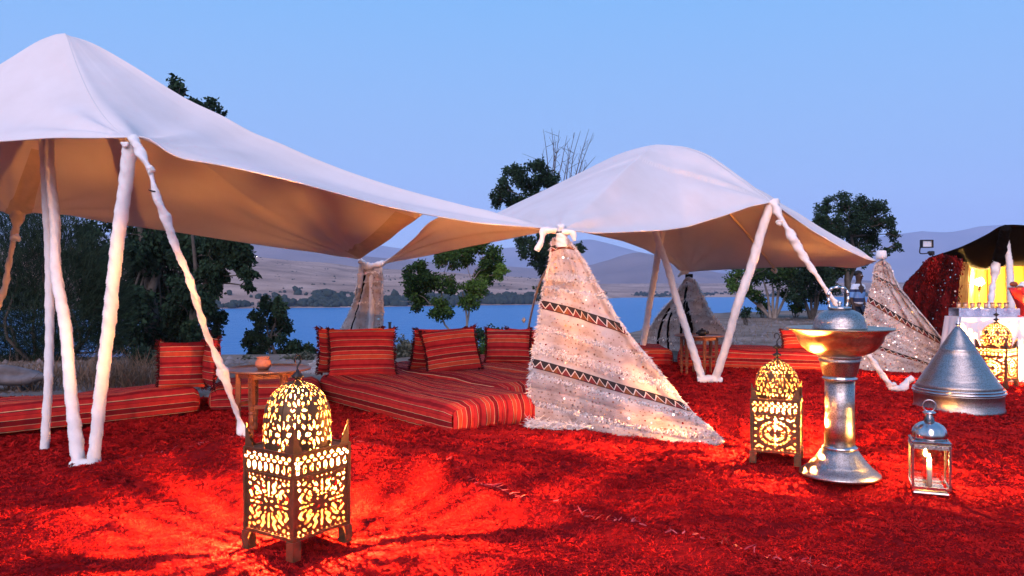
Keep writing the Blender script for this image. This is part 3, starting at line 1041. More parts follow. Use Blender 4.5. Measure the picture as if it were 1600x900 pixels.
pole_thing('forked_pole', (bB2 + bC2) / 2, 'pair of white wrapped poles meeting in a V under the right canopy', [
    ('wrapped_pole', *wrapped([bB2, P(1062, 480, 11.1), P(1028, 372, 11.7), P(1018, 335, 11.9)], .054, .050, .14, seed=6)),
    ('wrapped_pole', *wrapped([bC2, P(1152, 480, 10.65), P(1178, 400, 10.68), P(1203, 322, 10.7)], .056, .068, .18, seed=7)),
    ('foot_wrap', *wrapped([bB2 + np.array([-.09, 0, .02]), (bB2 + bC2) / 2 + np.array([0, -.02, .05]), bC2 + np.array([.09, 0, .02])], .06, .06, .07, k=40, seed=8))],
    'white wrapped tent poles')

# ------------------------------------------------------------------ twisted cloth guys
def guy(pts, radii, n=12, k=160, seed=0, lump=.25):
    c = catmull(pts, k)
    s = np.linspace(0, 1, k)
    L = np.linalg.norm(np.diff(c, axis=0), axis=1).sum()
    r = np.interp(s, [q[0] for q in radii], [q[1] for q in radii])
    r = r * (1 + .7 * lump * vnoise(s * L * 7, s * 0, seed) + .8 * lump * vnoise(s * L * 24, s * 0, seed + 1) + .5 * lump * vnoise(s * L * 60, s * 0, seed + 4))
    c[:, 0] += .016 * vnoise(s * L * 4, s * 0, seed + 2)

    def mod(i, ang):
        return 1 + .17 * np.sin(ang * 2 + s[i] * L * 34) + .11 * np.sin(ang * 5 + s[i] * L * 61 + 2 * vnoise(s[i] * L * 9, 0, seed))
    return tube(c, r, n, True, mod)


anch = G_(384, 694)
t = thing('guy_rope', anch, 'white twisted cloth guy from the left canopy down beside the front lantern', 'guy rope', 'twisted cloth guys')
mk('twisted_cloth', *guy(Pl((206, 214, 5.98), (222, 243, 5.9), (235, 268, 5.85), (244, 305, 5.83), (262, 352, 5.9), (283, 405, 6.0), (302, 457, 6.15), (325, 528, 6.4), (344, 572, 6.55), (360, 616, 6.65), (374, 655, 6.75)) + [anch + np.array([0, 0, .03])],
   [(0, .034), (.06, .036), (.11, .017), (.16, .018), (.20, .024), (.26, .036), (.32, .027), (.5, .026), (.68, .021), (.76, .042), (.80, .038), (.84, .020), (.93, .021), (.97, .045), (1, .035)], n=16, k=420, seed=11), MT['wrap'], parent=t, world=True)
mk('knot', *knot(P(235, 266, 5.84), .036, 5), MT['wrap'], parent=t, world=True)
mk('cord', *tube(catmull(P(240, 299, 5.83) + np.array([(-.035, 0, .012), (0, -.03, 0), (.035, 0, -.006), (0, .03, 0), (-.035, 0, .012)]), 14), .006, 6), MT['iron_dark'], parent=t, world=True)

tp = thing('guy_rope', np.array([-7.1, 9.6, 0]), 'gathered cloth strap at the left edge of the photo behind the poles', 'guy rope', 'twisted cloth guys')
mk('twisted_cloth', *guy(Pl((30, 322, 9.48), (25, 350, 9.5), (17, 400, 9.5), (0, 470, 9.5)) + [np.array([-7.1, 9.6, 0])], [(0, .10), (.1, .045), (.2, .028), (.5, .04), (1, .025)], seed=13),
   MT['canvas_band'], parent=tp, world=True)
mk('knot', *knot(P(25, 372, 9.45), .06, 7), MT['wrap'], parent=tp, world=True)

anR = G_(1394, 612)
t = thing('guy_rope', anR, 'white twisted cloth guy from the right canopy passing behind the silver basin', 'guy rope', 'twisted cloth guys')
mk('twisted_cloth', *guy([C2] + Pl((1220, 340, 10.55), (1252, 395, 10.35), (1282, 440, 10.2), (1312, 482, 10.1), (1350, 545, 10.05)) + [anR + np.array([0, 0, .05])],
   [(0, .07), (.08, .04), (.14, .032), (.22, .065), (.34, .042), (.42, .026), (.6, .035), (1, .035)], seed=15), MT['wrap'], parent=t, world=True)
mk('twisted_tail', *guy([anR + np.array([-.02, 0, .05]), anR + np.array([.12, 0, .03]), anR + np.array([.22, .05, .12]), anR + np.array([.30, .05, .17])],
   [(0, .05), (.5, .05), (1, .035)], k=40, seed=17), MT['wrap'], parent=t, world=True)
mk('knot', *knot(anR + np.array([0, 0, .06]), .065, 9), MT['wrap'], parent=t, world=True)
mk('knot', *knot(P(1218, 348, 10.5), .05, 9), MT['wrap'], parent=t, world=True)

rb = P(812, 512, 13.0)
rb[2] = float(ground_z(rb[0], rb[1]))
t = thing('stay_rope', rb, 'thin pale rope slanting behind the front patterned blanket', 'rope')
mk('cord', *tube(catmull([P(872, 395, 8.0), P(838, 458, 10.5), rb], 30), .016, 6), MT['rope'], parent=t, world=True)
mk('knot', *knot(P(818, 500, 12.3), .04, 2), MT['rope'], parent=t, world=True)

# ------------------------------------------------------------------ sequined blankets
def blanket(name, label, rows, cat='blanket', bands=(), nseq=900, tufts=2600, dark=.5, ruf=.03, nu=90, nv=70, hem=True, seed=0, wool=None, seqsize=.0105,
            seams=(), group='sequined blankets hung at the tent corners', tuftlen=(.014, .042)):
    """rows: list of lists of 3D points (top row first); bilinear/catmull surface"""
    rows = [catmull(r, nu) for r in rows]
    cols = np.stack(rows, 0)                      # rows x nu x 3
    G = np.zeros((nv, nu, 3))
    tq = np.linspace(0, len(rows) - 1, nv)
    mt = np.gradient(cols, axis=0)
    for a_ in range(nv):
        i_ = min(int(tq[a_]), len(rows) - 2); f_ = tq[a_] - i_
        G[a_] = ((2 * f_**3 - 3 * f_**2 + 1) * cols[i_] + (f_**3 - 2 * f_**2 + f_) * mt[i_] + (-2 * f_**3 + 3 * f_**2) * cols[i_ + 1] + (f_**3 - f_**2) * mt[i_ + 1])
    s = np.linspace(0, 1, nv)[:, None]; u = np.linspace(0, 1, nu)[None, :]
    wdt = np.linalg.norm(G[:, -1] - G[:, 0], axis=1)[:, None]
    # normal direction
    du = np.gradient(G, axis=1); dv = np.gradient(G, axis=0)
    Nn = np.cross(du, dv); Nn /= np.maximum(np.linalg.norm(Nn, axis=2), 1e-9)[..., None]
    if (Nn * (np.array([0, 0, EYE]) - G)).sum() < 0: Nn = -Nn
    X = u * wdt; 
    H = ruf * (.9 * np.sin(u * 9 + 2.2 * s + seed) * np.minimum(1, 3 * s) + 1.0 * fbm(u * 5 + seed, s * 7, seed, 4))
    Hs = .020 * np.abs(np.sin(s * math.pi * 13 + .5 * np.sin(u * 5))) ** .5      # rolls between the woven rows
    fold = .045 * np.sin(u * 16 + 3 * np.sin(u * 5 + seed) + .8 * s) * np.clip(1 - 1.1 * s, 0, 1) ** .6 * np.minimum(1, 6 * s) * np.minimum(wdt, 1)
    G = G + Nn * (H + Hs + fold)[..., None]
    base = G.reshape(-1, 3).mean(0); base[2] = G[..., 2].min()
    t = thing(name, base, label, cat, group)
    ob = mk('cloth', G.reshape(-1, 3), grid_faces(nv, nu), wool or MT['wool'], parent=t, world=True)
    so = ob.modifiers.new('thick', 'SOLIDIFY'); so.thickness = .012; so.offset = -1 if True else 0
    so.offset = 0

    def at(sv, uv_):
        i = np.clip(sv, 0, 1) * (nv - 1); j = np.clip(uv_, 0, 1) * (nu - 1)
        i0 = np.minimum(i.astype(int), nv - 2); j0 = np.minimum(j.astype(int), nu - 2)
        a = (i - i0)[:, None]; b = (j - j0)[:, None]
        f = lambda A: (A[i0, j0] * (1 - a) + A[i0 + 1, j0] * a) * (1 - b) + (A[i0, j0 + 1] * (1 - a) + A[i0 + 1, j0 + 1] * a) * b
        return f(G), f(Nn)
    for (s0, s1, u0, u1) in bands:
        m = 80
        us = np.linspace(u0, u1, m)
        R = []
        for q in (0, .33, .66, 1):
            p, nn = at(np.full(m, s0 + (s1 - s0) * q), us)
            R.append(p + nn * .012)
        R = np.stack(R)
        ln = np.r_[0, np.cumsum(np.linalg.norm(np.diff(R[1], axis=0), axis=1))]
        uvv = np.stack([np.repeat(ln[None], 4, 0), np.repeat(np.array([0, .33, .66, 1.0])[:, None], m, 1)], -1).reshape(-1, 2)
        mk('woven_band', R.reshape(-1, 3), grid_faces(4, m), MT['zig'], parent=t, world=True, uv=uvv)
    for (s0, s1, u0, u1, r) in seams:
        m = 30
        p, nn = at(np.linspace(s0, s1, m), np.linspace(u0, u1, m))
        mk('dark_seam', *tube(p + nn * .008, r, 6), MT['dark_tent'], parent=t, world=True)
    # sequins in rows
    area = (wdt[:, 0] / wdt.max())
    sv = RNG.random(nseq * 4); keep = RNG.random(nseq * 4) < np.interp(sv, np.linspace(0, 1, nv), area)
    sv = sv[keep][:nseq]
    nrow = 44
    sv = (np.floor(sv * nrow) + .5) / nrow
    wloc = np.interp(sv, np.linspace(0, 1, nv), wdt[:, 0])
    uq = RNG.random(len(sv))
    stepu = .055 / np.maximum(wloc, .06)
    uq = (np.floor(uq / stepu) + .5 + .5 * ((sv * nrow).astype(int) % 2)) * stepu
    ok = (uq < .985) & (vnoise(uq * 6 + seed, sv * 9, 77) + .9 * RNG.random(len(sv)) > .08)
    for (s0, s1, u0, u1) in bands:
        ok &= ~((sv > s0 - .01) & (sv < s1 + .01))
    sv, uq = sv[ok], uq[ok]
    key = np.round(sv * 1000) * 10000 + np.round(uq * 2000)
    _, first = np.unique(key, return_index=True)
    sv, uq = sv[first], uq[first]
    p, nn = at(sv, uq)
    p = p + nn * .013
    k = len(p)
    tilt = nn + RNG.normal(0, .38, (k, 3)); tilt /= np.linalg.norm(tilt, axis=1)[:, None]
    a1 = np.cross(tilt, np.array([.3, .2, .9])); a1 /= np.linalg.norm(a1, axis=1)[:, None]
    a2 = np.cross(tilt, a1)
    ang = np.arange(6) * math.pi / 3
    p = p + RNG.normal(0, .006, (k, 3))
    rr = seqsize * RNG.uniform(.55, 1.15, k)[:, None, None]
    VV = p[:, None] + rr * (np.cos(ang)[None, :, None] * a1[:, None] + np.sin(ang)[None, :, None] * a2[:, None])
    for nm, sel, mm in (('sequins', RNG.random(k) > dark, MT['sequin']), ('dark_reflection_sequins', None, MT['sequin_dark'])):
        if sel is not None: msk = sel
        else: sel = ~msk
        if sel.sum() == 0: continue
        v = VV[sel].reshape(-1, 3)
        f = (np.arange(int(sel.sum()))[:, None] * 6 + np.arange(6)[None]).astype(int)
        tag(mk(nm, v, f, mm, parent=t, world=True, smooth=False), kind='stuff')
    # woollen tufts: rows across the cloth and the free edges
    if tufts:
        m = tufts
        rowsel = RNG.random(m)
        rows_s = np.sort(RNG.random(9)) * .9 + .08
        sv = np.where(rowsel < .6, RNG.choice(rows_s, m) + RNG.normal(0, .006, m), RNG.random(m))
        uq = np.where(rowsel < .6, RNG.random(m), np.where(RNG.random(m) < .78, 1 - RNG.random(m) * .02, RNG.random(m) * .02))
        sv = np.clip(sv, .02, .99)
        p, nn = at(sv, uq)
        edge = (rowsel >= .6)
        dn = np.array([0, 0, -1.0])
        tang = at(sv, np.clip(uq + .02, 0, 1))[0] - at(sv, np.clip(uq - .02, 0, 1))[0]
        tang /= np.maximum(np.linalg.norm(tang, axis=1), 1e-6)[:, None]
        sgn = np.where(uq > .5, 1, -1)[:, None]
        dirs = nn * .6 + dn * .8 + RNG.normal(0, .35, (m, 3)) + np.where(edge[:, None], tang * sgn * 1.1, 0)
        V, F, a = strands(p + nn * .008, dirs, RNG.uniform(*tuftlen, m) * np.where(edge, 1, .75), .010, RNG.normal(0, .3, (m, 3)), RNG.random(m))
        tag(mk('wool_tufts', V, F, MT['wool_white'], parent=t, world=True, smooth=False, attr={'shade': a}), kind='stuff')
    return t, G


def dl(L, d0, d1):
    # depth varies linearly with the x position from the row's first to last point
    x0, x1 = L[0][0], L[-1][0]
    return [P(x, y, d0 + (d1 - d0) * (x - x0) / (x1 - x0 + 1e-9)) for x, y in L]


front_rows = [
    dl([(864, 372), (876, 370), (888, 373)], 7.72, 7.66),
    dl([(861, 408), (885, 402), (912, 406)], 7.74, 7.6),
    dl([(855, 440), (895, 446), (938, 450)], 7.76, 7.5),
    dl([(849, 474), (910, 490), (978, 514)], 7.78, 7.3),
    dl([(841, 518), (925, 540), (1022, 568)], 7.8, 7.1),
    dl([(833, 566), (940, 596), (1076, 637)], 7.82, 6.85),
    dl([(826, 610), (950, 640), (1112, 670)], 7.85, 6.65),
    dl([(832, 658), (900, 671), (1000, 694), (1090, 709), (1132, 690)], 7.9, 6.5)]
_, Gf = blanket('blanket', 'large cream sequined blanket with two dark zigzag bands hanging from the central corner pole', front_rows,
        bands=[(.41, .458, .0, 1), (.695, .738, 0, 1), (.05, .085, 0, 1)], nseq=2900, tufts=9000, dark=.74, nu=120, nv=110, seed=1)
# loose pale fringe lying on the rug at its lower left corner
m = 700
q = np.c_[RNG.uniform(.15, .75, m), RNG.uniform(7.35, 7.75, m)]
V, F, a = strands(np.c_[q, rug_z(q[:, 0], q[:, 1]) + .02 + RNG.random(m) * .03], np.c_[RNG.normal(0, 1, (m, 2)), RNG.normal(.1, .2, m)], RNG.uniform(.05, .11, m), .010,
                  RNG.normal(0, .3, (m, 3)), RNG.random(m))
tag(mk('loose_fringe', V, F, MT['wool_white'], parent=_, world=True, smooth=False, attr={'shade': a}), kind='stuff')

back_rows = [
    dl([(563, 420), (572, 414), (584, 413), (597, 414)], 11.3, 11.2),
    dl([(556, 446), (568, 440), (585, 440), (598, 442)], 11.6, 11.15),
    dl([(546, 482), (562, 472), (583, 472), (600, 474)], 12.0, 11.1),
    dl([(522, 522), (556, 512), (580, 512), (601, 512)], 12.3, 11.05),
    dl([(496, 556), (548, 552), (578, 552), (601, 552)], 12.5, 11.0),
    dl([(470, 584), (530, 590), (575, 590), (602, 590)], 12.6, 11.0)]
blanket('blanket', 'cream sequined blanket gathered on the back corner pole, behind the middle cushions', back_rows, nseq=1500, tufts=2200, dark=.5, seams=[(.12, .8, .34, .42, .018)],
        nu=70, nv=60, seed=4, seqsize=.011)
far_rows = [
    dl([(1068, 436), (1076, 432), (1086, 438)], 16.1, 16.0),
    dl([(1058, 455), (1076, 450), (1096, 456)], 16.3, 15.9),
    dl([(1044, 476), (1076, 474), (1108, 480)], 16.6, 15.8),
    dl([(1022, 502), (1074, 502), (1128, 506)], 16.9, 15.7),
    dl([(1008, 530), (1074, 534), (1150, 534)], 17.2, 15.6),
    dl([(1000, 552), (1074, 560), (1160, 552)], 17.2, 15.6)]
blanket('blanket', 'grey cream sequined blanket at the far corner, behind the small table with the black bowl', far_rows, nseq=900, tufts=2200, dark=.6, seams=[(.1, .9, .42, .42, .03), (.45, .9, .12, .16, .03), (.5, .9, .22, .28, .025)],
        nu=70, nv=60, seed=7, seqsize=.014, tuftlen=(.05, .12))
right_rows = [
    dl([(1369, 411), (1380, 405), (1390, 412)], 12.45, 12.3),
    dl([(1366, 430), (1386, 440), (1408, 450)], 12.5, 12.2),
    dl([(1356, 466), (1415, 502), (1480, 538)], 12.5, 11.95),
    dl([(1346, 506), (1415, 538), (1490, 572)], 12.5, 11.9),
    dl([(1338, 540), (1410, 562), (1496, 586)], 12.5, 11.85),
    dl([(1334, 574), (1390, 588), (1440, 598), (1500, 600)], 12.5, 11.75)]
blanket('blanket', 'pinkish cream sequined blanket with dark bands right of the silver basin', right_rows, bands=[(.19, .225, 0, 1), (.385, .43, 0, 1), (.735, .775, .2, 1)], nseq=2200, tufts=2600,
        dark=.45, nu=90, nv=80, seed=9, seqsize=.012)

# corner poles that carry the blankets
def corner_pole(px, ytop, d, label, capmat, r=.05, ybase=None):
    b = P(px, ytop, d); base = np.array([b[0], b[1], gz(b[0], b[1]) if b[1] < 13.5 else float(ground_z(b[0], b[1]))])
    t = thing('corner_pole', base, label, 'tent pole', 'corner poles under the canopies')
    mk('shaft', *wrapped([base, (base + b) / 2 + np.array([.01, 0, 0]), b], r, r * .9, .2, n=10, k=60, seed=int(px)), MT['wrap'] if capmat != 'black' else MT['dark_tent'], parent=t, world=True)
    return t, b


t, b = corner_pole(875, 372, 7.85, 'corner pole knotted with pale cloth at the top of the front patterned blanket', 'w')
mk('cap_wrap', *knot(P(876, 356, 7.72), .050, 4), MT['wrap'], parent=t, world=True)
mk('knot', *knot(P(850, 360, 7.66), .035, 5), MT['wrap'], parent=t, world=True)
mk('cloth_tail', *guy(Pl((868, 360, 7.65), (850, 361, 7.6), (846, 376, 7.58), (838, 392, 7.58)), [(0, .03), (.4, .04), (.6, .025), (1, .03)], k=40, seed=3), MT['wrap'], parent=t, world=True)
mk('cloth_tail', *guy(Pl((878, 362, 7.65), (894, 364, 7.62), (899, 376, 7.6)), [(0, .03), (.6, .03), (1, .012)], k=30, seed=6), MT['wrap'], parent=t, world=True)
mk('neck_wrap', *wrapped(Pl((877, 386, 7.68), (876, 364, 7.68)), .070, .055, .05, k=30, seed=9), MT['wrap'], parent=t, world=True)
t, b = corner_pole(580, 418, 11.35, 'corner pole inside the blanket behind the middle cushions', 'w')
mk('cloth_tail', *guy(Pl((566, 407, 11.1), (563, 425, 11.05), (562, 450, 11.05)), [(0, .05), (.4, .03), (.5, .05), (1, .025)], k=40, seed=4), MT['wrap'], parent=t, world=True)
mk('cloth_tail', *guy(Pl((562, 407, 11.0), (576, 416, 11.0), (600, 411, 10.95)), [(0, .04), (.5, .05), (1, .04)], k=40, seed=5), MT['wrap'], parent=t, world=True)
t, b = corner_pole(1076, 428, 16.2, 'dark pole top above the far corner blanket', 'black', r=.09)
mk('cloth_tail', *guy(Pl((1074, 425, 15.95), (1066, 426, 15.9), (1060, 432, 15.9)), [(0, .05), (1, .03)], k=20, seed=6), MT['wrap'], parent=t, world=True)
t, b = corner_pole(1380, 410, 12.55, 'corner pole with a white cap above the right hand blanket', 'w')
mk('cap_wrap', *lathe([(.001, 0), (.075, .0), (.085, .05), (.075, .13), (.06, .14), (.001, .142)], 16), MT['wrap'], parent=t).location = tuple(P(1377, 405, 12.4) - np.array(t.location))

# ------------------------------------------------------------------ mattresses
def mattress(label, o, du, length, width, height, seed=0, su=0.0, pleat=.008):
    """o: near corner on the ground, du: direction of the length; width runs to the left of du"""
    du = np.array(du, float); du /= np.linalg.norm(du)
    r = .055
    prof = []   # (v, z, stripe coordinate) around the section, starting low on side v=0
    for q in np.linspace(0.0, height - r, 7): prof.append((0, q, -(height - q)))
    for a in np.linspace(0, math.pi / 2, 6)[1:]: prof.append((r - r * math.cos(a), height - r + r * math.sin(a), -r + r * a / (math.pi / 2)))
    for q in np.linspace(r, width - r, 16)[1:]: prof.append((q, height, q))
    for a in np.linspace(0, math.pi / 2, 6)[1:]: prof.append((width - r + r * math.sin(a), height - r + r * math.cos(a), width - r + r * a / 1.57))
    for q in np.linspace(height - r, 0, 7)[1:]: prof.append((width, q, width + height - q))
    prof = np.array(prof); m = len(prof)
    k = max(int(length / .07), 12)
    u = np.linspace(0, length, k)
    V = np.zeros((k, m, 3)); UV = np.zeros((k, m, 2))
    for i, uu in enumerate(u):
        e = min(uu, length - uu)
        ins = r * (1 - math.sqrt(max(0, 1 - (1 - min(e / r, 1)) ** 2))) if e < r else 0
        v = prof[:, 0]; z = prof[:, 1]
        vc = width / 2
        v2 = vc + (v - vc) * (1 - ins / vc)
        z2 = z * (1 - ins / height * .8)
        side = np.clip(1 - np.minimum(v, width - v) / .02, 0, 1)
        bul = .022 * np.sin(math.pi * np.clip(z / height, 0, 1)) + .012 * vnoise(uu * 5, z * 8, seed) + pleat * np.sin(uu * 38 + 4 * vnoise(uu * 3, 0, seed)) * (1 - z / height)
        v2 = v2 + np.where(v < width / 2, -1, 1) * side * bul
        top = np.clip((z - height * .7) / (height * .3), 0, 1)
        z2 = z2 + top * (.045 * fbm(uu * 1.6 + seed, v * 2.2, seed + 3) + .015 * np.sin(math.pi * v / width))
        V[i, :, 0] = uu; V[i, :, 1] = v2; V[i, :, 2] = z2
        UV[i, :, 0] = prof[:, 2] + su; UV[i, :, 1] = uu
    verts = V.reshape(-1, 3); uvs = UV.reshape(-1, 2)
    F = grid_faces(k, m)
    loops_uv = []
    for f in F:
        for q in f: loops_uv.append(uvs[q])
    allV = [verts]; base_n = len(verts)
    F = list(F)
    # end faces: stripes run up the end, with soft pleats
    for end in (0, 1):
        ring = V[0 if end == 0 else -1]
        nz_, nv_ = 10, 60
        vs = np.linspace(0, 1, nv_)
        vv = np.interp(vs, np.linspace(0, 1, m), ring[:, 1]); 
        lo = ring[0, 1]; hi = ring[-1, 1]
        gridp = np.zeros((nz_, nv_, 3)); guv = np.zeros((nz_, nv_, 2))
        y_ = lo + (hi - lo) * vs
        # top outline of the ring at y
        tz = np.interp(y_, ring[6:-6, 1], ring[6:-6, 2])
        for a_ in range(nz_):
            f = a_ / (nz_ - 1)
            gridp[a_, :, 1] = y_; gridp[a_, :, 2] = tz * f
            bulge = .03 * math.sin(math.pi * f) ** .7 + (pleat * 1.8) * np.sin(vs * width * 52 + 3 * vnoise(vs * 7, vs * 0, seed)) * (1 - f * .7) * math.sin(math.pi * min(f * 1.2 + .08, 1))
            bulge = bulge * np.clip(np.minimum(vs, 1 - vs) / .05, 0, 1) * min(1, (1 - f) / .12 + .02)
            gridp[a_, :, 0] = (0 - bulge) if end == 0 else (length + bulge)
            guv[a_, :, 0] = vs * width + su; guv[a_, :, 1] = f * height
        ff = grid_faces(nz_, nv_)
        if end == 0: ff = [tuple(reversed(q)) for q in ff]
        g2 = guv.reshape(-1, 2)
        for q in ff:
            for z_ in q: loops_uv.append(g2[z_])
        F += [tuple(z_ + base_n for z_ in q) for q in ff]
        allV.append(gridp.reshape(-1, 3)); base_n += nz_ * nv_
    A = np.concatenate(allV)
    dv = np.array([-du[1], du[0]])
    Wd = np.zeros_like(A)
    Wd[:, 0] = A[:, 0] * du[0] + A[:, 1] * dv[0]
    Wd[:, 1] = A[:, 0] * du[1] + A[:, 1] * dv[1]
    Wd[:, 2] = A[:, 2]
    ob = mk('mattress', Wd, F, MT['stripe'], uv=np.array(loops_uv))
    ob.location = (float(o[0]), float(o[1]), float(max(o[2] if len(o) > 2 else 0, 0)) + .005)
    return tag(ob, label, 'mattress', 'red striped mattresses')


u1 = np.array((.717, .697)); u1 /= np.linalg.norm(u1)
c_end = np.array((-3.45, 8.5))
mattress('long red striped mattress behind the white poles at the left edge', c_end - u1 * 3.0, u1, 3.0, .72, .25, seed=1)
mattress('short red striped mattress behind the round wooden table with the clay pot', (-3.36, 8.55), (1, .22), 1.15, .75, .27, seed=2, su=.1)
cA = np.array((-.59, 7.21)); ul = np.array((-.62, .784)); vr = np.array((.784, .62)) 
# the width must run to the left of du, so the length direction is reversed from the far end
L_m = 2.9
def rotm(a, b):  # point from near corner
    return cA + ul * a + vr * b
mattress('wide red striped mattress in the middle, nearest the front lantern', rotm(L_m, 0), -ul, L_m, 1.13, .27, seed=3, su=.02)
mattress('red striped mattress beyond the middle one, carrying the second cushion pair', rotm(3.7, 1.17), -ul, 2.9, 1.05, .275, seed=4, su=.2, pleat=.004)
mattress('red striped mattress under the darker cushion beside the front blanket', rotm(4.1, 2.26), -ul, 2.7, 1.1, .28, seed=5, su=.13, pleat=.004)
mattress('long red striped mattress under the right canopy behind the V poles', (2.86, 13.2), (1, -.33), 2.7, 1.1, .30, seed=6)
mattress('red striped mattress partly behind the front blanket, under the right canopy', (1.55, 13.35), (1, .02), 1.25, 1.0, .29, seed=7, su=.15)

# ------------------------------------------------------------------ cushions
def cushion_mesh(w, h, th, seed):
    n = 22
    a = np.linspace(-1, 1, n)
    U, Vv = np.meshgrid(a, a, indexing='ij')
    pin = 1 - .07 * (1 - U ** 2) * np.abs(Vv) ** 2
    pin2 = 1 - .06 * (1 - Vv ** 2) * np.abs(U) ** 2
    T = th * .5 * ((1 - np.abs(U) ** 2.6) * (1 - np.abs(Vv) ** 2.6)) ** .55
    nz_ = .012 * fbm(U * 2 + seed, Vv * 2, seed, 3)
    X = U * w / 2 * pin2; Z = Vv * h / 2 * pin + h / 2
    front = np.stack([X, -T - nz_, Z], -1).reshape(-1, 3)
    back = np.stack([X, T - nz_, Z], -1).reshape(-1, 3)
    uv = np.stack([Z.ravel() + seed * .07, X.ravel()], -1)
    F = grid_faces(n, n)
    F2 = [tuple(q + n * n for q in reversed(f)) for f in F]
    edge = np.array([(X[i, j], 0, Z[i, j]) for i, j in [(0, k) for k in range(n)] + [(k, n - 1) for k in range(n)] + [(n - 1, n - 1 - k) for k in range(n)] + [(n - 1 - k, 0) for k in range(n)]])
    return np.concatenate([front, back]), F + F2, np.concatenate([uv, uv]), edge


def cushion(label, loc, w, h, th, rz, tilt, seed, roll=0.0):
    V, F, uv, edge = cushion_mesh(w, h, th, seed)
    t = thing('cushion', loc, label, 'cushion', 'red striped cushions')
    t.rotation_euler = (tilt, roll, rz)
    mk('cover', V, F, MT['stripe'], parent=t, uv=uv)
    # dark fringe down the two ends and over the top
    m = 800
    sel = RNG.integers(0, len(edge) - 1, m)
    p = edge[sel] * .5 + edge[np.minimum(sel + 1, len(edge) - 1)] * .5 + RNG.normal(0, .006, (m, 3))
    okk = (np.abs(p[:, 0]) > w * .40)
    p = p[okk]; m = len(p)
    out = p - np.array([0, 0, h / 2]); out[:, 2] *= .4
    out /= np.linalg.norm(out, axis=1)[:, None]
    V2, F2, a = strands(p, out + RNG.normal(0, .4, (m, 3)), RNG.uniform(.02, .05, m), .012, RNG.normal(0, .3, (m, 3)), RNG.random(m))
    tag(mk('fringe', V2, F2, MT['dark_fringe'], parent=t, smooth=False, attr={'shade': a}), kind='stuff')
    return t


def on(px, py, z):
    d = (EYE - z) * FPX / (py - HORY)
    p = P(px, py, d); p[2] = z
    return p


# pairs lean together like a tent
q = on(284, 607, .26); cushion('front cushion of the dark leaning pair on the left mattress', q, .48, .52, .16, .30, -.10, 1)
q = on(318, 606, .28); cushion('cushion leaning behind the left pair, beside the twisted white guy', q + np.array([.0, .12, 0]), .42, .55, .15, -.95, -.12, 2)
q = on(566, 588, .275); cushion('bright front cushion of the middle pair, its whole striped face showing', q + np.array([0, .02, -.01]), .82, .62, .15, .22, -.34, 3)
cushion('back cushion of the middle pair, seen edge on at its left', q + np.array([-.24, .40, 0]), .80, .62, .13, .26, .34, 4)
q = on(712, 580, .28); cushion('bright front cushion of the second pair, its top corner pulled up', q + np.array([0, .02, -.01]), .74, .58, .15, .42, -.34, 5, roll=-.08)
cushion('back cushion of the second pair, its dark end at left', q + np.array([-.30, .36, 0]), .72, .58, .13, .46, .34, 6)
q = on(793, 568, .285); cushion('dark striped cushion beside the upper edge of the front blanket', q + np.array([0, .05, 0]), .64, .50, .17, -.12, -.22, 7)
cushion('cushion end tucked between the dark striped cushion and the front blanket', q + np.array([.30, .30, 0]), .60, .50, .15, -.5, .25, 8)
q = on(1098, 528, .30); cushion('red cushion tilted against the far corner blanket, behind the small table', q + np.array([0, .6, .05]), .62, .50, .16, .1, -.4, 9, roll=.45)
q = on(1268, 548, .31); cushion('dark cushion lying on the mattress behind the silver basin', q + np.array([0, .3, 0]), .75, .34, .2, .1, -.3, 10)

# ------------------------------------------------------------------ folding tray tables
def tray_table(loc, label, rz, R=.38, H=.60):
    t = thing('tray_table', loc, label, 'table', 'round folding tray tables', rz)
    V, F = lathe([(.001, H - .012), (R * .9, H - .012), (R, H - .004), (R + .004, H + .012), (R - .006, H + .014), (R - .03, H + .002), (R * .5, H - .001), (.001, H - .001)], 56)
    mk('tray', V, F, MT['tray'], parent=t)
    leg = lathe([(.012, 0), (.018, .02), (.022, .05), (.016, .08), (.024, .10), (.017, .125), (.025, .15), (.025, .20), (.02, .215), (.027, .23), (.020, .25), (.026, .27), (.026, .30), (.001, .30)], 12)
    legob = None
    for i in range(6):
        a = i * math.pi / 3
        x, y = .27 * math.cos(a), .27 * math.sin(a)
        if legob is None:
            upper = box(0, 0, .30 + (H - .31) / 2, .042, .042, H - .31)
            legob = mk('leg', *join(leg, upper), MT['wood'], parent=t, smooth=False)
            o = legob
            carve = []
            for k in range(5):
                z = .34 + k * .045
                for s_ in (-1, 1):
                    carve.append(tube(np.array([(-.014, s_ * .0225, z), (.014, s_ * .0225, z + .035)]), .0028, 4))
                    carve.append(tube(np.array([(.014, s_ * .0225, z), (-.014, s_ * .0225, z + .035)]), .0028, 4))
            cv = tag(mk('carving', *join(*carve), MT['wood_dark'], parent=o), kind='stuff')
        else:
            o = copy_part(legob, t)
            copy_part(cv, o)
        o.location = (x, y, 0); o.rotation_euler = (0, 0, a + math.pi / 2)
    railob = None
    for i in range(6):
        a = i * math.pi / 3; a2 = a + math.pi / 3
        p = np.array([.27 * math.cos(a), .27 * math.sin(a)]); q_ = np.array([.27 * math.cos(a2), .27 * math.sin(a2)])
        for z, k in ((H - .045, .04), (.285, .03)):
            if k == .03 and i % 2: continue
            mid = (p + q_) / 2
            o = mk('rail', *box(0, 0, 0, .235, .018, k), MT['wood'], parent=t, smooth=False)
            o.location = (mid[0], mid[1], z); o.rotation_euler = (0, 0, math.atan2(q_[1] - p[1], q_[0] - p[0]))
    return t


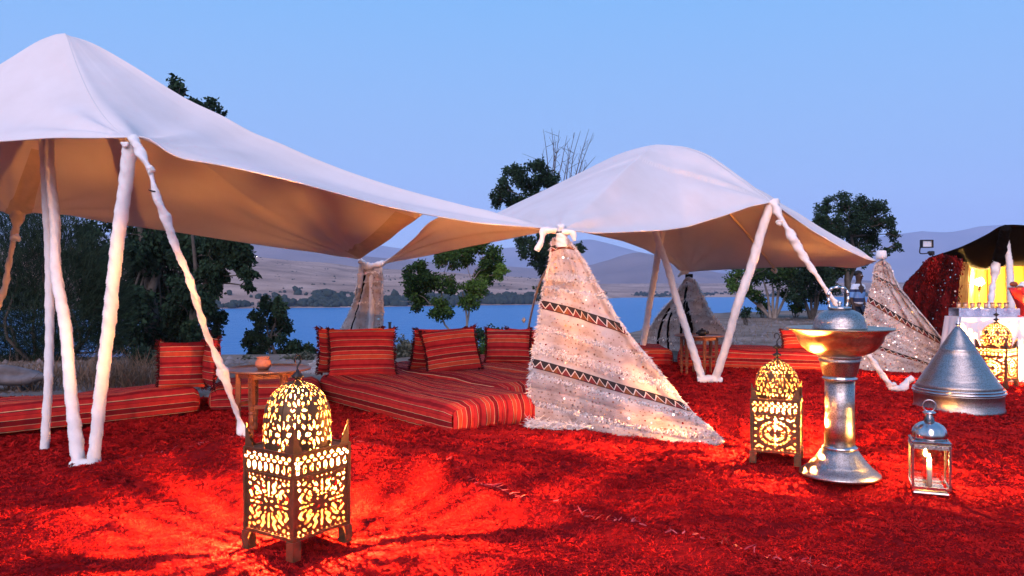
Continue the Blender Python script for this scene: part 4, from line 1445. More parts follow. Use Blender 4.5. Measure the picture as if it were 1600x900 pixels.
tb = np.array([P(420, 578, 7.15)[0], 7.15, 0.0]); tb[2] = gz(tb[0], tb[1])
tray_table(tb, 'round tray table with turned wooden legs and a clay pot, behind the front lantern', .25)
pot = [(.001, 0), (.045, 0), (.068, .03), (.073, .055), (.066, .085), (.052, .097), (.058, .105), (.062, .118), (.055, .118), (.046, .10), (.05, .06), (.001, .02)]
o = mk('clay_pot', *lathe(pot, 28), MT['clay']); o.location = (tb[0] - .045, tb[1] - .02, tb[2] + .60)
tag(o, 'small round clay pot on the tray table', 'pot')
tb2 = np.array([P(1092, 527, 12.0)[0], 12.0, 0.0]); tb2[2] = gz(tb2[0], tb2[1])
tray_table(tb2, 'round tray table seen between the V poles of the right canopy', .6)
bowl = [(.001, 0), (.05, 0), (.075, .03), (.08, .06), (.06, .085), (.03, .095), (.012, .10), (.016, .115), (.001, .12)]
V, F = join(lathe(bowl, 20), sphere((.09, 0, .05), .022), sphere((-.085, 0, .04), .018))
o = mk('bowl', V, F, MT['black']); o.location = (tb2[0] + .05, tb2[1], tb2[2] + .60)
tag(o, 'black lidded bowl on the farther tray table', 'bowl')

# ------------------------------------------------------------------ pierced lanterns
def march(Fv, fn):
    """keep the region where Fv > 0 on a regular grid; fn(i, j) maps fractional grid coordinates to 3D"""
    ny, nx = Fv.shape
    V = []; idx = {}; F = []

    def vert(key, i, j):
        k = idx.get(key)
        if k is None:
            k = len(V); idx[key] = k; V.append((i, j))
        return k
    pos = Fv > 0
    for i in range(ny - 1):
        for j in range(nx - 1):
            c = ((i, j), (i, j + 1), (i + 1, j + 1), (i + 1, j))
            b = [bool(pos[q]) for q in c]
            if not any(b): continue
            poly = []
            for k in range(4):
                q = c[k]; r = c[(k + 1) % 4]
                if b[k]: poly.append(vert(q, *q))
                if b[k] != b[(k + 1) % 4]:
                    t = Fv[q] / (Fv[q] - Fv[r])
                    lo, hi = (q, r) if q < r else (r, q)
                    poly.append(vert((lo, hi), q[0] + (r[0] - q[0]) * t, q[1] + (r[1] - q[1]) * t))
            if len(poly) >= 3: F.append(tuple(poly))
    return fn(np.array(V)), F


def sd_caps(X, Y, pts, r):
    d = np.full(X.shape, 9.0)
    for (ax, ay), (bx_, by_) in zip(pts[:-1], pts[1:]):
        dx, dy = bx_ - ax, by_ - ay
        t = np.clip(((X - ax) * dx + (Y - ay) * dy) / (dx * dx + dy * dy + 1e-12), 0, 1)
        d = np.minimum(d, np.hypot(X - ax - t * dx, Y - ay - t * dy))
    return d - r


def sd_ell(X, Y, cx, cy, a, b, rot=0.0):
    c, s = math.cos(rot), math.sin(rot)
    x = (X - cx) * c + (Y - cy) * s; y = -(X - cx) * s + (Y - cy) * c
    return (np.hypot(x / a, y / b) - 1) * min(a, b)


def field_scroll(X, Y, style):
    """X,Y in -1..1 ; negative inside holes"""
    x, y = np.abs(X), np.abs(Y)
    S_ = []
    if style == 0:
        S_ += [sd_caps(x, y, [(0, .30), (0, .78)], .045), sd_caps(x, y, [(.30, 0), (.78, 0)], .045)]
        S_ += [sd_ell(x, y, .13, .13, .10, .045, math.pi / 4)]
        S_ += [sd_caps(x, y, [(.17, .42), (.27, .52), (.20, .66), (.30, .80)], .066)]
        S_ += [sd_ell(x, y, .14, .30, .05, .035)]
        S_ += [sd_caps(x, y, [(.42, .20), (.52, .32), (.46, .46), (.60, .56)], .068)]
        S_ += [sd_ell(x, y, .36, .36, .085, .055, math.pi / 4), sd_ell(x, y, .45, .70, .10, .055, .6)]
        S_ += [sd_caps(x, y, [(.72, .18), (.80, .32), (.70, .44)], .06), sd_ell(x, y, .64, .80, .09, .06, -.5), sd_ell(x, y, .82, .62, .075, .055, .9), sd_ell(x, y, .83, .83, .06, .06)]
        S_ += [sd_ell(x, y, .60, .14, .075, .035, .5)]
    else:
        S_ += [sd_caps(x, y, [(0, .12), (0, .80)], .05)]
        for k in range(5):
            a = .25 + k * .27
            S_ += [sd_ell(x, y, .36 * math.cos(a) , .36 * math.sin(a), .12, .055, a)]
            S_ += [sd_ell(x, y, .64 * math.cos(a + .12), .64 * math.sin(a + .12), .10, .06, a + 1.2)]
        S_ += [sd_caps(x, y, [(.55, .80), (.70, .70), (.80, .80)], .06), sd_ell(x, y, .85, .52, .07, .06), sd_ell(x, y, .84, .20, .07, .06), sd_ell(x, y, .30, .86, .09, .05), sd_ell(x, y, .62, .06, .09, .04)]
    g = np.arange(-.86, .87, .172)
    for q_ in g:
        S_ += [sd_ell(X, y, q_, .945, .045, .026)]
    d = S_[0]
    for q_ in S_[1:]: d = np.minimum(d, q_)
    return d


def field_band(X, Y, n=8):
    """X along 0..n, Y 0..1: small butterflies over a row of arches"""
    fx = X - np.floor(X) - .5
    d = sd_ell(fx, Y, -.15, .36, .16, .075, .9); d = np.minimum(d, sd_ell(fx, Y, .15, .36, .16, .075, -.9))
    d = np.minimum(d, sd_ell(fx, Y, -.15, .20, .14, .065, -.9)); d = np.minimum(d, sd_ell(fx, Y, .15, .20, .14, .065, .9))
    f2 = X + .5 - np.floor(X + .5) - .5
    d = np.minimum(d, sd_ell(f2, Y, 0, .62, .30, .06)); d = np.minimum(d, sd_ell(fx, Y, 0, .80, .26, .085))
    return d


def field_dome(U, V_, nu_):
    """U 0..nu_ around, V_ 0..~1.6 up; rosettes of petals with triangles between"""
    d = np.full(U.shape, 9.0)
    for row, (cv, sh) in enumerate(((.28, 0), (.80, .5), (1.32, 0))):
        fu = U - sh - np.round(U - sh)
        rr = np.hypot(fu, V_ - cv); an = np.arctan2(V_ - cv, fu)
        for (rad, a, b, m, off) in ((.20, .105, .05, 8, 0), (.37, .075, .042, 8, .5), (.36, .05, .03, 16, .25)):
            if m == 16: continue
            k = np.round(an / (2 * math.pi / m) - off) + off
            ang = k * 2 * math.pi / m
            x = fu * np.cos(ang) + (V_ - cv) * np.sin(ang) - rad; y = -fu * np.sin(ang) + (V_ - cv) * np.cos(ang)
            d = np.minimum(d, (np.hypot(x / a, y / b) - 1) * b)
    fu = U - .5 - np.round(U - .5)
    for cv in (.28, 1.32):
        d = np.minimum(d, sd_ell(fu, V_, 0, cv, .06, .10))
    return d


LANTERN = {}


def lantern_meshes(style):
    if style in LANTERN: return LANTERN[style]
    D = {}
    side = .36
    nx, ny = 112, 90
    X, Y = np.meshgrid(np.linspace(-1, 1, nx), np.linspace(-1, 1, ny))
    Fv = field_scroll(X, Y, style) + .010
    wdt, z0, z1 = side - .012, .105, .385
    D['side_panel'] = march(Fv, lambda a: np.c_[(a[:, 1] / (nx - 1) - .5) * wdt, np.full(len(a), -side / 2), z0 + a[:, 0] / (ny - 1) * (z1 - z0)])
    nx2, ny2, nb_ = 120, 36, 8
    X, Y = np.meshgrid(np.linspace(0, nb_, nx2), np.linspace(0, 1, ny2))
    Fb = field_band(X, Y) * .05
    Fb[0] = Fb[-1] = .02
    D['band_panel'] = march(Fb, lambda a: np.c_[(a[:, 1] / (nx2 - 1) - .5) * wdt, np.full(len(a), -side / 2), .395 + a[:, 0] / (ny2 - 1) * .11])
    nu_, nx3, ny3 = 7, 300, 104
    U, Vv = np.meshgrid(np.linspace(0, nu_, nx3), np.linspace(-.05, 1.75, ny3))
    Fd = field_dome(U, Vv, nu_) + .006
    Fd[0] = np.abs(Fd[0]) + .01; Fd[-1] = np.abs(Fd[-1]) + .01
    R = .170

    def dome(a):
        th = a[:, 1] / (nx3 - 1) * 2 * math.pi
        v = a[:, 0] / (ny3 - 1)
        # meridian: short drum then a pointed dome
        s = np.linspace(0, 1, 60)
        if style == 0:
            mr = np.interp(s, [0, .12, .3, .45, .6, .72, .83, .92, 1], [.985, 1, .99, .94, .83, .66, .45, .24, .10])
            mz = np.interp(s, [0, .12, .3, .45, .6, .72, .83, .92, 1], [.0, .055, .135, .195, .245, .282, .308, .322, .330])
        else:
            mr = np.interp(s, [0, .12, .3, .45, .6, .72, .83, .92, 1], [.95, 1, 1, .93, .79, .61, .40, .21, .09])
            mz = np.interp(s, [0, .12, .3, .45, .6, .72, .83, .92, 1], [.0, .05, .13, .185, .23, .262, .285, .30, .32])
        r = np.interp(v, s, mr) * R; z = np.interp(v, s, mz) + .505
        return np.c_[r * np.cos(th), r * np.sin(th), z]
    D['dome'] = march(Fd, dome)
    # ribs over the dome
    rib = []
    vv = np.linspace(0, 1, 30)
    for k in range(8):
        a = np.c_[vv * (ny3 - 1), np.full(30, (k + .5) / 8 * (nx3 - 1))]
        p = dome(a); p[:, :2] *= 1.008
        rib.append(tube(p, .0035, 4))
    D['dome_rib'] = rib
    D['corner_post'] = join(box(-side / 2, -side / 2, .255, .016, .016, .51), box(-side / 2 + .012, -side / 2 + .012, .045, .05, .05, .09))
    # stepped leg and a leaf shaped corner finial on each side of the corner
    out = [(0, 0), (.066, 0), (.048, .013), (.051, .024), (.035, .038), (.040, .052), (.024, .066), (.027, .079), (.012, .092), (.010, .112), (.004, .120), (0, .112)]
    Vf = [(x, -.0012, z) for x, z in out] + [(x, .0012, z) for x, z in out]
    n = len(out)
    Ff = [tuple(range(n - 1, -1, -1)), tuple(range(n, 2 * n))] + [(i, (i + 1) % n, n + (i + 1) % n, n + i) for i in range(n)]
    fa = np.array(Vf) + np.array([-side / 2, -side / 2, .512])
    fb = np.array([(-y, x, z) for x, y, z in Vf]) + np.array([-side / 2, -side / 2, .512])
    D['corner_finial'] = join((fa, Ff), (fb, Ff))
    mould = []
    for z, k, pr in ((.098, .016, .006), (.390, .012, .005), (.508, .010, .007)):
        Vm = []
        for h_, zz in ((side / 2 - .004, z - k / 2), (side / 2 + pr, z - k / 2), (side / 2 + pr, z + k / 2), (side / 2 - .004, z + k / 2)):
            Vm += [(-h_, -h_, zz), (h_, -h_, zz), (h_, h_, zz), (-h_, h_, zz)]
        mould.append((np.array(Vm), [(r_ * 4 + c_, r_ * 4 + (c_ + 1) % 4, ((r_ + 1) % 4) * 4 + (c_ + 1) % 4, ((r_ + 1) % 4) * 4 + c_) for r_ in range(4) for c_ in range(4)]))
    D['moulding'] = mould
    # flat top ring between the square body and the dome
    ring = []
    nn = 40
    Vr = []
    for i in range(nn):
        a = 2 * math.pi * i / nn
        c, s = math.cos(a), math.sin(a)
        m = side / 2 / max(abs(c), abs(s))
        Vr.append((R * .99 * c, R * .99 * s, .507)); Vr.append((m * c, m * s, .507))
    D['top_plate'] = (np.array(Vr), [(2 * i, 2 * i + 1, (2 * i + 3) % (2 * nn), (2 * i + 2) % (2 * nn)) for i in range(nn)])
    D['base_plate'] = box(0, 0, .092, side - .02, side - .02, .004)
    zt = .832 if style == 0 else .822
    D['finial'] = lathe([(.02, zt - .01), (.012, zt), (.010, zt + .012), (.030, zt + .02), (.032, zt + .028), (.012, zt + .045), (.006, zt + .06), (.001, zt + .06)], 16) if style == 0 else \
        lathe([(.02, zt - .01), (.008, zt + .01), (.035, zt + .028), (.035, zt + .034), (.008, zt + .05), (.007, zt + .075), (.035, zt + .092), (.035, zt + .097), (.008, zt + .115), (.004, zt + .13), (.001, zt + .13)], 16)
    hz = zt + (.055 if style == 0 else .125)
    hk = [(0, 0, hz), (0, 0, hz + .02), (.018, 0, hz + .045), (.012, 0, hz + .075), (-.012, 0, hz + .078), (-.02, 0, hz + .055), (-.012, 0, hz + .04)]
    D['hook'] = tube(catmull(hk, 26), .0045, 6)
    D['bulb'] = sphere((0, 0, .40 if style == 0 else .33), .017, 10, 8)
    D['lamp_holder'] = lathe([(.001, .095), (.05, .095), (.05, .11), (.018, .12), (.018, .36 if style == 0 else .29), (.001, .36 if style == 0 else .29)], 12)
    LANTERN[style] = D
    D['mesh'] = {}
    return D


def lantern(loc, label, rz, style, scale=1.0, strength=None):
    D = lantern_meshes(style)
    t = thing('lantern', loc, label, 'lantern', 'pierced metal floor lanterns', rz)
    t.scale = (scale,) * 3
    cache = D['mesh']

    def put(nm, geo, m, rot=0.0, sm=False):
        if nm not in cache:
            o = mk(nm, geo[0], geo[1], m, parent=t, smooth=sm); cache[nm] = o.data
        else:
            o = bpy.data.objects.new(nm, cache[nm]); COL.objects.link(o); o.parent = t
        o.rotation_euler = (0, 0, rot)
        return o
    for k in range(4):
        a = k * math.pi / 2
        put('side_panel', D['side_panel'], MT['iron'], a)
        put('band_panel', D['band_panel'], MT['iron'], a)
        put('corner_post', D['corner_post'], MT['iron'], a)
        put('corner_finial', D['corner_finial'], MT['iron'], a)
    do = put('dome', D['dome'], MT['iron'], 0)
    for k, rg in enumerate(D['dome_rib']):
        if 'rib%d' % k not in cache:
            o = mk('rib', rg[0], rg[1], MT['iron'], parent=do); cache['rib%d' % k] = o.data
        else:
            o = bpy.data.objects.new('rib', cache['rib%d' % k]); COL.objects.link(o); o.parent = do
    for k, mg in enumerate(D['moulding']):
        if 'mould%d' % k not in cache:
            o = mk('moulding', mg[0], mg[1], MT['iron'], parent=t, smooth=False); cache['mould%d' % k] = o.data
        else:
            o = bpy.data.objects.new('moulding', cache['mould%d' % k]); COL.objects.link(o); o.parent = t
    put('top_plate', D['top_plate'], MT['iron'])
    put('base_plate', D['base_plate'], MT['iron'])
    put('finial', D['finial'], MT['iron_dark'], 0, True)
    put('hook', D['hook'], MT['iron_dark'], 0, True)
    put('lamp_holder', D['lamp_holder'], MT['iron'], 0, True)
    put('bulb', D['bulb'], MT['bulb'] if style == 0 else MT['bulb_soft'], 0, True)
    return t


l1 = np.array([-1.15, 4.12, 0]); l1[2] = gz(l1[0], l1[1]) + .015
lantern(l1, 'largest pierced brass lantern glowing in the left foreground', math.radians(56), 0, 1.05)
l2 = np.array([2.07, 6.0, 0]); l2[2] = gz(l2[0], l2[1]) + .01
lantern(l2, 'glowing pierced lantern with a domed top just left of the silver pedestal', math.radians(-24), 1, .96)
l3 = np.array([P(1553, 600, 10.5)[0], 10.45, 0]); l3[2] = gz(l3[0], l3[1]) + .01
lantern(l3, 'glowing pierced lantern in front of the white tablecloth at far right', math.radians(38), 1, 1.06)

# ------------------------------------------------------------------ small glazed candle lantern
def candle_lantern(loc, rz):
    t = thing('candle_lantern', loc, 'small silver glazed lantern with a lit candle, right foreground', 'lantern', None, rz)
    w = .155
    mk('base', *join(lathe([(w * .98, 0), (w * .98, .006), (w * .80, .035), (.001, .035)], 4)), MT['silver_plain'], parent=t, smooth=False).rotation_euler = (0, 0, math.pi / 4)
    h = w * .72 / 1.0
    post = None
    for k in range(4):
        a = k * math.pi / 2
        g = box(-h, -h, .185, .014, .014, .30)
        if post is None: post = mk('corner_post', *g, MT['silver_plain'], parent=t, smooth=False); o = post
        else: o = copy_part(post, t)
        o.rotation_euler = (0, 0, a)
    pane = None; frieze = None
    for k in range(4):
        a = k * math.pi / 2
        if pane is None:
            pane = mk('pane', *box(0, -h, .175, 2 * h - .016, .003, .27), MT['glass'], parent=t, smooth=False)
            frieze = mk('frieze', *join(box(0, -h, .322, 2 * h - .016, .010, .030), *[sphere((x, -h - .006, .322), .008, 6, 4) for x in np.linspace(-h + .02, h - .02, 8)]), MT['silver'], parent=t, smooth=False)
            rail = mk('bottom_rail', *box(0, -h, .042, 2 * h - .016, .010, .018), MT['silver_plain'], parent=t, smooth=False)
            os_ = (pane, frieze, rail)
        else:
            os_ = (copy_part(pane, t), copy_part(frieze, t), copy_part(rail, t))
        for o in os_: o.rotation_euler = (0, 0, a)
    o = mk('roof_plate', *lathe([(.001, .338), (w * 1.02, .338), (w * 1.10, .345), (w * 1.10, .355), (w * .95, .362), (.001, .362)], 4), MT['silver_plain'], parent=t, smooth=False); o.rotation_euler = (0, 0, math.pi / 4)
    mk('dome', *lathe([(.108, .362), (.112, .375), (.112, .40), (.104, .43), (.086, .455), (.060, .472), (.034, .48), (.001, .482)], 48,
       mod=lambda i, a: 1 - .07 * abs(math.sin(a * 4)) ** .5 * 0 - .06 * (1 - abs(math.cos(a * 4))) ** 1.0), MT['silver_plain'], parent=t)
    mk('chimney', *lathe([(.034, .478), (.034, .53), (.042, .535), (.042, .545), (.028, .552), (.001, .552)], 20), MT['silver_plain'], parent=t)
    a = np.linspace(0, 2 * math.pi, 28)
    mk('ring', *tube(np.c_[.04 * np.cos(a), np.zeros(28), .588 + .04 * np.sin(a)], .0045, 6, False), MT['silver_plain'], parent=t)
    mk('candle', *lathe([(.017, .036), (.017, .19), (.012, .194), (.001, .192)], 14), MT['candle'], parent=t)
    mk('flame', *lathe([(.001, .195), (.009, .203), (.011, .215), (.006, .235), (.001, .252)], 12), MT['flame'], parent=t)
    return t


q = np.array([P(1452, 760, 5.3)[0], 5.3, 0]); q[2] = gz(q[0], q[1]) + .01
candle_lantern(q, math.radians(-22))

# ------------------------------------------------------------------ pedestal with basin
ped = np.array([P(1312, 740, 5.65)[0], 5.65, 0]); ped[2] = gz(ped[0], ped[1]) + .004
t = thing('pedestal_basin', ped, 'tall engraved silver pedestal carrying a wide metal basin', 'basin')
mk('foot', *lathe([(.275, 0), (.282, .008), (.278, .02), (.245, .045), (.215, .068), (.208, .078), (.180, .110), (.150, .150), (.130, .180), (.118, .195), (.001, .195)], 64,
   mod=lambda i, a: 1 + (.012 * math.cos(a * 24) if 4 <= i <= 7 else 0)), MT['silver'], parent=t)
mk('collar', *lathe([(.112, .190), (.124, .198), (.124, .208), (.112, .215), (.108, .222), (.001, .222)], 40), MT['silver_plain'], parent=t)
mk('column', *lathe([(.104, .215), (.103, .35), (.102, .50), (.103, .70), (.001, .70)], 48), MT['silver'], parent=t)
mk('collar', *lathe([(.104, .695), (.120, .703), (.122, .715), (.106, .722), (.110, .73), (.001, .73)], 40), MT['silver_plain'], parent=t)
mk('cup', *lathe([(.108, .725), (.118, .74), (.128, .78), (.140, .83), (.150, .848), (.140, .856), (.152, .866), (.158, .876), (.001, .876)], 48,
   mod=lambda i, a: 1 + (.014 * math.cos(a * 40) if i in (3,) else 0)), MT['silver'], parent=t)
mk('basin', *lathe([(.130, .874), (.165, .884), (.220, .905), (.265, .942), (.292, .985), (.300, 1.01), (.306, 1.03), (.335, 1.058), (.372, 1.072), (.378, 1.078), (.374, 1.083),
   (.33, 1.072), (.28, 1.068), (.001, 1.066)], 72), MT['brass'], parent=t)
t = thing('basin_lid', ped + np.array([0, 0, 1.072]), 'domed silver lid with an arched handle resting on the basin', 'lid')
mk('dome', *lathe([(.186, 0), (.190, .012), (.182, .020), (.180, .05), (.168, .085), (.140, .118), (.100, .138), (.075, .145), (.001, .146)], 56), MT['silver'], parent=t)
mk('collar', *lathe([(.072, .144), (.082, .150), (.082, .160), (.06, .166), (.001, .168)], 32), MT['silver_plain'], parent=t)
hp = catmull([(-.072, 0, .15), (-.078, 0, .19), (-.082, 0, .24), (-.072, 0, .285), (-.04, 0, .305), (.02, 0, .302), (.052, 0, .285), (.062, 0, .245), (.058, 0, .19), (.05, 0, .165)], 60)
mk('handle', *tube(hp, [.011 + .003 * math.sin(i * .9) for i in range(60)], 8), MT['silver_plain'], parent=t)
mk('knob', *lathe([(.012, .165), (.010, .18), (.018, .19), (.018, .197), (.008, .21), (.001, .214)], 14), MT['silver_plain'], parent=t)

# ------------------------------------------------------------------ conical cover
cn = np.array([P(1497, 640, 8.75)[0], 8.75, 0]); cn[2] = gz(cn[0], cn[1]) - .02
t = thing('conical_cover', cn, 'big engraved metal conical cover on a round drum base', 'metal cover')
mk('drum', *lathe([(.466, 0), (.468, .012), (.465, .03), (.455, .05), (.452, .17), (.46, .19), (.458, .205), (.001, .205)], 72), MT['silver'], parent=t)
mk('rim', *lathe([(.45, .20), (.472, .208), (.474, .222), (.455, .230), (.452, .236), (.466, .243), (.464, .254), (.440, .262), (.001, .262)], 72), MT['silver_plain'], parent=t)
prof = [(.440, .258), (.432, .275), (.436, .285), (.420, .30), (.385, .36), (.330, .45), (.270, .55), (.225, .625), (.192, .68), (.196, .69), (.184, .70), (.150, .76), (.10, .84), (.055, .91), (.03, .945), (.001, .95)]
mk('cone', *lathe(prof, 72), MT['silver'], parent=t)
mk('finial', *lathe([(.03, .94), (.010, .955), (.026, .97), (.028, .98), (.010, .995), (.016, 1.008), (.006, 1.02), (.004, 1.05), (.001, 1.06)], 16), MT['silver_plain'], parent=t)

# ------------------------------------------------------------------ dark tent at far right
t = thing('dark_tent', P(1568, 600, 14.0) * np.array([1, 1, 0]), 'black wool tent with a gold lit interior at far right', 'tent')
rows = [catmull(Pl((1452, 402, 13.2), (1500, 386, 13.0), (1540, 367, 12.7), (1568, 352, 12.5), (1620, 354, 12.4), (1760, 372, 12.4)), 50),
        catmull(Pl((1462, 412, 14.2), (1500, 408, 14.2), (1532, 421, 14.1), (1556, 415, 14.0), (1620, 412, 14.0), (1760, 415, 14.0)), 50),
        catmull(Pl((1466, 416, 15.6), (1500, 400, 15.8), (1540, 398, 16), (1580, 398, 16), (1640, 398, 16), (1790, 405, 16)), 50)]
Gd = np.zeros((30, 50, 3))
st = np.stack(rows)
for j in range(50):
    Gd[:, j] = catmull(st[:, j], 30)
ob = mk('roof', Gd.reshape(-1, 3), grid_faces(30, 50), MT['dark_tent'], parent=t, world=True)
ob.modifiers.new('thick', 'SOLIDIFY').thickness = .02
# gold back wall and gold side curtain
u = np.linspace(0, 1, 70)
x0, x1 = P(1506, 0, 16)[0], P(1800, 0, 16)[0]
wall = []
for z in np.linspace(-.05, 1.85, 8):
    wall.append(np.c_[x0 + (x1 - x0) * u, 15.8 + .11 * np.sin(u * 60 + .5 * z) * (1 - .15 * z), np.full(70, z)])
mk('back_wall', np.array(wall).reshape(-1, 3), grid_faces(8, 70), MT['gold_cloth'], parent=t, world=True)
cur = []
for k, s_ in enumerate(np.linspace(0, 1, 16)):
    a_, b_ = P(1501, 408 + 110 * s_, 12.9), P(1526, 414 + 108 * s_, 15.6)
    cc = a_ * (1 - u[:, None]) + b_ * u[:, None]
    cc[:, 0] += .05 * np.sin(u * 45 + s_ * 2) * (.4 + s_) - .15 * s_
    cur.append(cc)
mk('side_curtain', np.array(cur).reshape(-1, 3), grid_faces(16, 70), MT['gold_cloth'], parent=t, world=True)
mk('beam_wrap', *wrapped(Pl((1571, 356, 12.45), (1566, 385, 12.7), (1560, 412, 13.0)), .075, .10, .2, n=12, k=50, seed=3), MT['dark_tent'], parent=t, world=True)
mk('wrapped_pole', *wrapped([P(1572, 372, 12.8), P(1578, 420, 12.7), np.array([P(1584, 0, 12.7)[0], 12.7, 0])], .045, .075, .2, n=12, k=80, seed=5), MT['wrap'], parent=t, world=True)
mk('cloth_tie', *guy(Pl((1556, 408, 12.95), (1555, 425, 12.9), (1551, 450, 12.8), (1546, 482, 12.6)), [(0, .05), (.22, .085), (.3, .04), (1, .045)], k=60, seed=4), MT['wrap'], parent=t, world=True)

# dark red shaggy side curtain with sequins
red_rows = [
    dl([(1452, 402), (1476, 398), (1503, 406)], 13.2, 12.8),
    dl([(1436, 418), (1470, 422), (1503, 424)], 13.4, 12.75),
    dl([(1418, 438), (1464, 450), (1500, 450)], 13.6, 12.7),
    dl([(1412, 452), (1460, 480), (1497, 480)], 13.6, 12.7),
    dl([(1414, 500), (1456, 520), (1490, 522)], 13.6, 12.7),
    dl([(1420, 565), (1456, 570), (1484, 570)], 13.6, 12.7)]
blanket('curtain', 'dark red shaggy curtain with bright sequins on the side of the black tent', red_rows, cat='curtain', nseq=110, tufts=0, dark=.1, ruf=.07, nu=60, nv=60, seed=12,
        wool=MT['dark_red_base'], seqsize=.014, group='dark tent curtains')
tr_ = bpy.data.objects[[o.name for o in bpy.data.objects if o.name.startswith('curtain')][-1]]
cl = [c for c in tr_.children if c.name.startswith('cloth')][0]
co = np.empty(len(cl.data.vertices) * 3, dtype=np.float32); cl.data.vertices.foreach_get('co', co); co = co.reshape(-1, 3)
m = 1900
b_ = co[RNG.integers(0, len(co), m)] + RNG.normal(0, .02, (m, 3)) + np.array([0, -.03, 0])
V, F, a = strands(b_, np.c_[RNG.normal(0, .35, m), RNG.normal(-.3, .3, m), np.full(m, -1.0)], RNG.uniform(.03, .07, m), .016, RNG.normal(0, .2, (m, 3)),
                  np.clip(.30 + 1.5 * vnoise(b_[:, 0] * 7, b_[:, 2] * 1.2, 5) + RNG.normal(0, .15, m), 0, 1))
tag(mk('shag', V, F, MT['dark_red'], parent=tr_, smooth=False, attr={'shade': a}), kind='stuff')

# work lamp inside the dark tent
lp = P(1530, 441, 14.9)
t = thing('flood_lamp', np.array([lp[0], lp[1], 0]), 'glaring lit lamp standing inside the black tent', 'lamp')
mk('stand', *tube([(lp[0], lp[1], 0), (lp[0], lp[1], lp[2] - .10)], .02, 8), MT['iron_dark'], parent=t, world=True)
mk('socket', *lathe([(.001, -.16), (.03, -.16), (.03, -.06), (.045, -.05), (.001, -.045)], 14), MT['iron_dark'], parent=t).location = (0, 0, lp[2])
mk('lit_bulb', *sphere(lp, .07, 14, 10), MT['lamp'], parent=t, world=True)
cage = [tube(catmull([lp + np.array([.04 * math.cos(a), .04 * math.sin(a), -.07]), lp + np.array([.11 * math.cos(a), .11 * math.sin(a), 0]), lp + np.array([.02 * math.cos(a), .02 * math.sin(a), .13])], 10), .004, 5) for a in np.linspace(0, 2 * math.pi, 7)[:-1]]
mk('cage', *join(*cage), MT['iron_dark'], parent=t, world=True)

# table with a white cloth
tx0, tx1, ty = P(1502, 0, 10.95)[0], P(1502, 0, 10.95)[0] + 2.4, 10.95
TH = .94
t = thing('banquet_table', np.array([(tx0 + tx1) / 2, ty + .4, 0]), 'table under a long white cloth at the right edge', 'table')
rows = []
u = np.linspace(0, 1, 150)
for z in np.linspace(0, 1, 14):
    f = (1 - z)
    w = .035 * np.sin(u * 95 + 2 * np.sin(u * 17)) * f
    x = tx0 - .06 * f + (tx1 - tx0) * u
    x = x - .10 * f * np.exp(-u * 14)
    y = np.full(150, ty) - .05 * f + w
    rows.append(np.c_[x, y, np.full(150, .015 + (TH - .015) * z)])
rows.append(np.c_[tx0 + (tx1 - tx0) * u, np.full(150, ty + .42), np.full(150, TH)])
lf = []
mk('tablecloth', np.array(rows).reshape(-1, 3), grid_faces(15, 150), MT['white_cloth'], parent=t, world=True)
lrow = []
for z in np.linspace(0, 1, 8):
    f = 1 - z
    lrow.append(np.c_[tx0 - .06 * f - .10 * f + .02 * np.sin(np.linspace(0, 20, 40)) * f, np.linspace(ty - .05 * f, ty + .42, 40), np.full(40, .015 + (TH - .015) * z)])
mk('cloth_side', np.array(lrow).reshape(-1, 3), grid_faces(8, 40), MT['white_cloth'], parent=t, world=True)
for xx in (tx0 + .1, tx1 - .1):
    for yy in (ty + .08, ty + .36):
        mk('leg', *box(xx, yy, .46, .05, .05, .92), MT['wood'], parent=t, world=True, smooth=False)
# glittering runner along the table's back edge
rn = mat('silver_sequin_runner', (.62, .62, .72), .35, .6, col2=(.30, .32, .45), noise=.3, nscale=40, bump=.8, bscale=70)
xs = np.linspace(tx0 + .02, tx0 + .90, 40)
R_ = np.array([np.c_[xs, np.full(40, ty + .10) + .01 * np.sin(xs * 30), np.full(40, TH + .006 + q_ * .115)] for q_ in np.linspace(0, 1, 5)])
R2 = np.array([np.c_[xs, np.full(40, ty + .10 + q_ * .25), np.full(40, TH + .121)] for q_ in np.linspace(0, 1, 4)])
R3 = np.array([np.c_[xs, np.full(40, ty + .35), np.full(40, TH + .006 + q_ * .115)] for q_ in np.linspace(1, 0, 3)])
V = np.concatenate([R_, R2[1:], R3[1:]]).reshape(-1, 3)
solo('display_riser', V, grid_faces(5 + 3 + 2, 40), rn, 'low riser wrapped in silver blue sequin cloth on the white table', 'riser')
gl = mat('tea_glass', (.75, .45, .25), .12, .2, spec=.6)
glob = None
for k in range(8):
    x = tx0 + .08 + k * .098
    if glob is None:
        t2 = thing('tea_glass', (x, ty + .2, TH + .122), '', 'glass', 'row of small tea glasses on the riser')
        c1 = mk('cup', *lathe([(.001, 0), (.026, 0), (.024, .03), (.032, .075), (.030, .075), (.022, .03), (.001, .008)], 16), gl, parent=t2)
        c2 = mk('gilt_rim', *lathe([(.0315, .062), (.034, .066), (.034, .078), (.0315, .08), (.030, .07)], 16), MT['tray'], parent=t2)
        glob = t2
    else:
        t2 = glob.copy(); COL.objects.link(t2); t2.location = (x, ty + .2, TH + .122)
        copy_part(c1, t2); copy_part(c2, t2)
    t2['label'] = ['gilt rimmed tea glass at the left end of the row on the riser', 'tea glass second from the left on the sequined riser', 'tea glass third from the left on the sequined riser', 'tea glass fourth from the left on the sequined riser',
                   'tea glass fifth from the left on the sequined riser', 'tea glass sixth from the left on the sequined riser', 'tea glass seventh from the left on the riser', 'last tea glass at the right end of the row, nearest the red vase'][k]
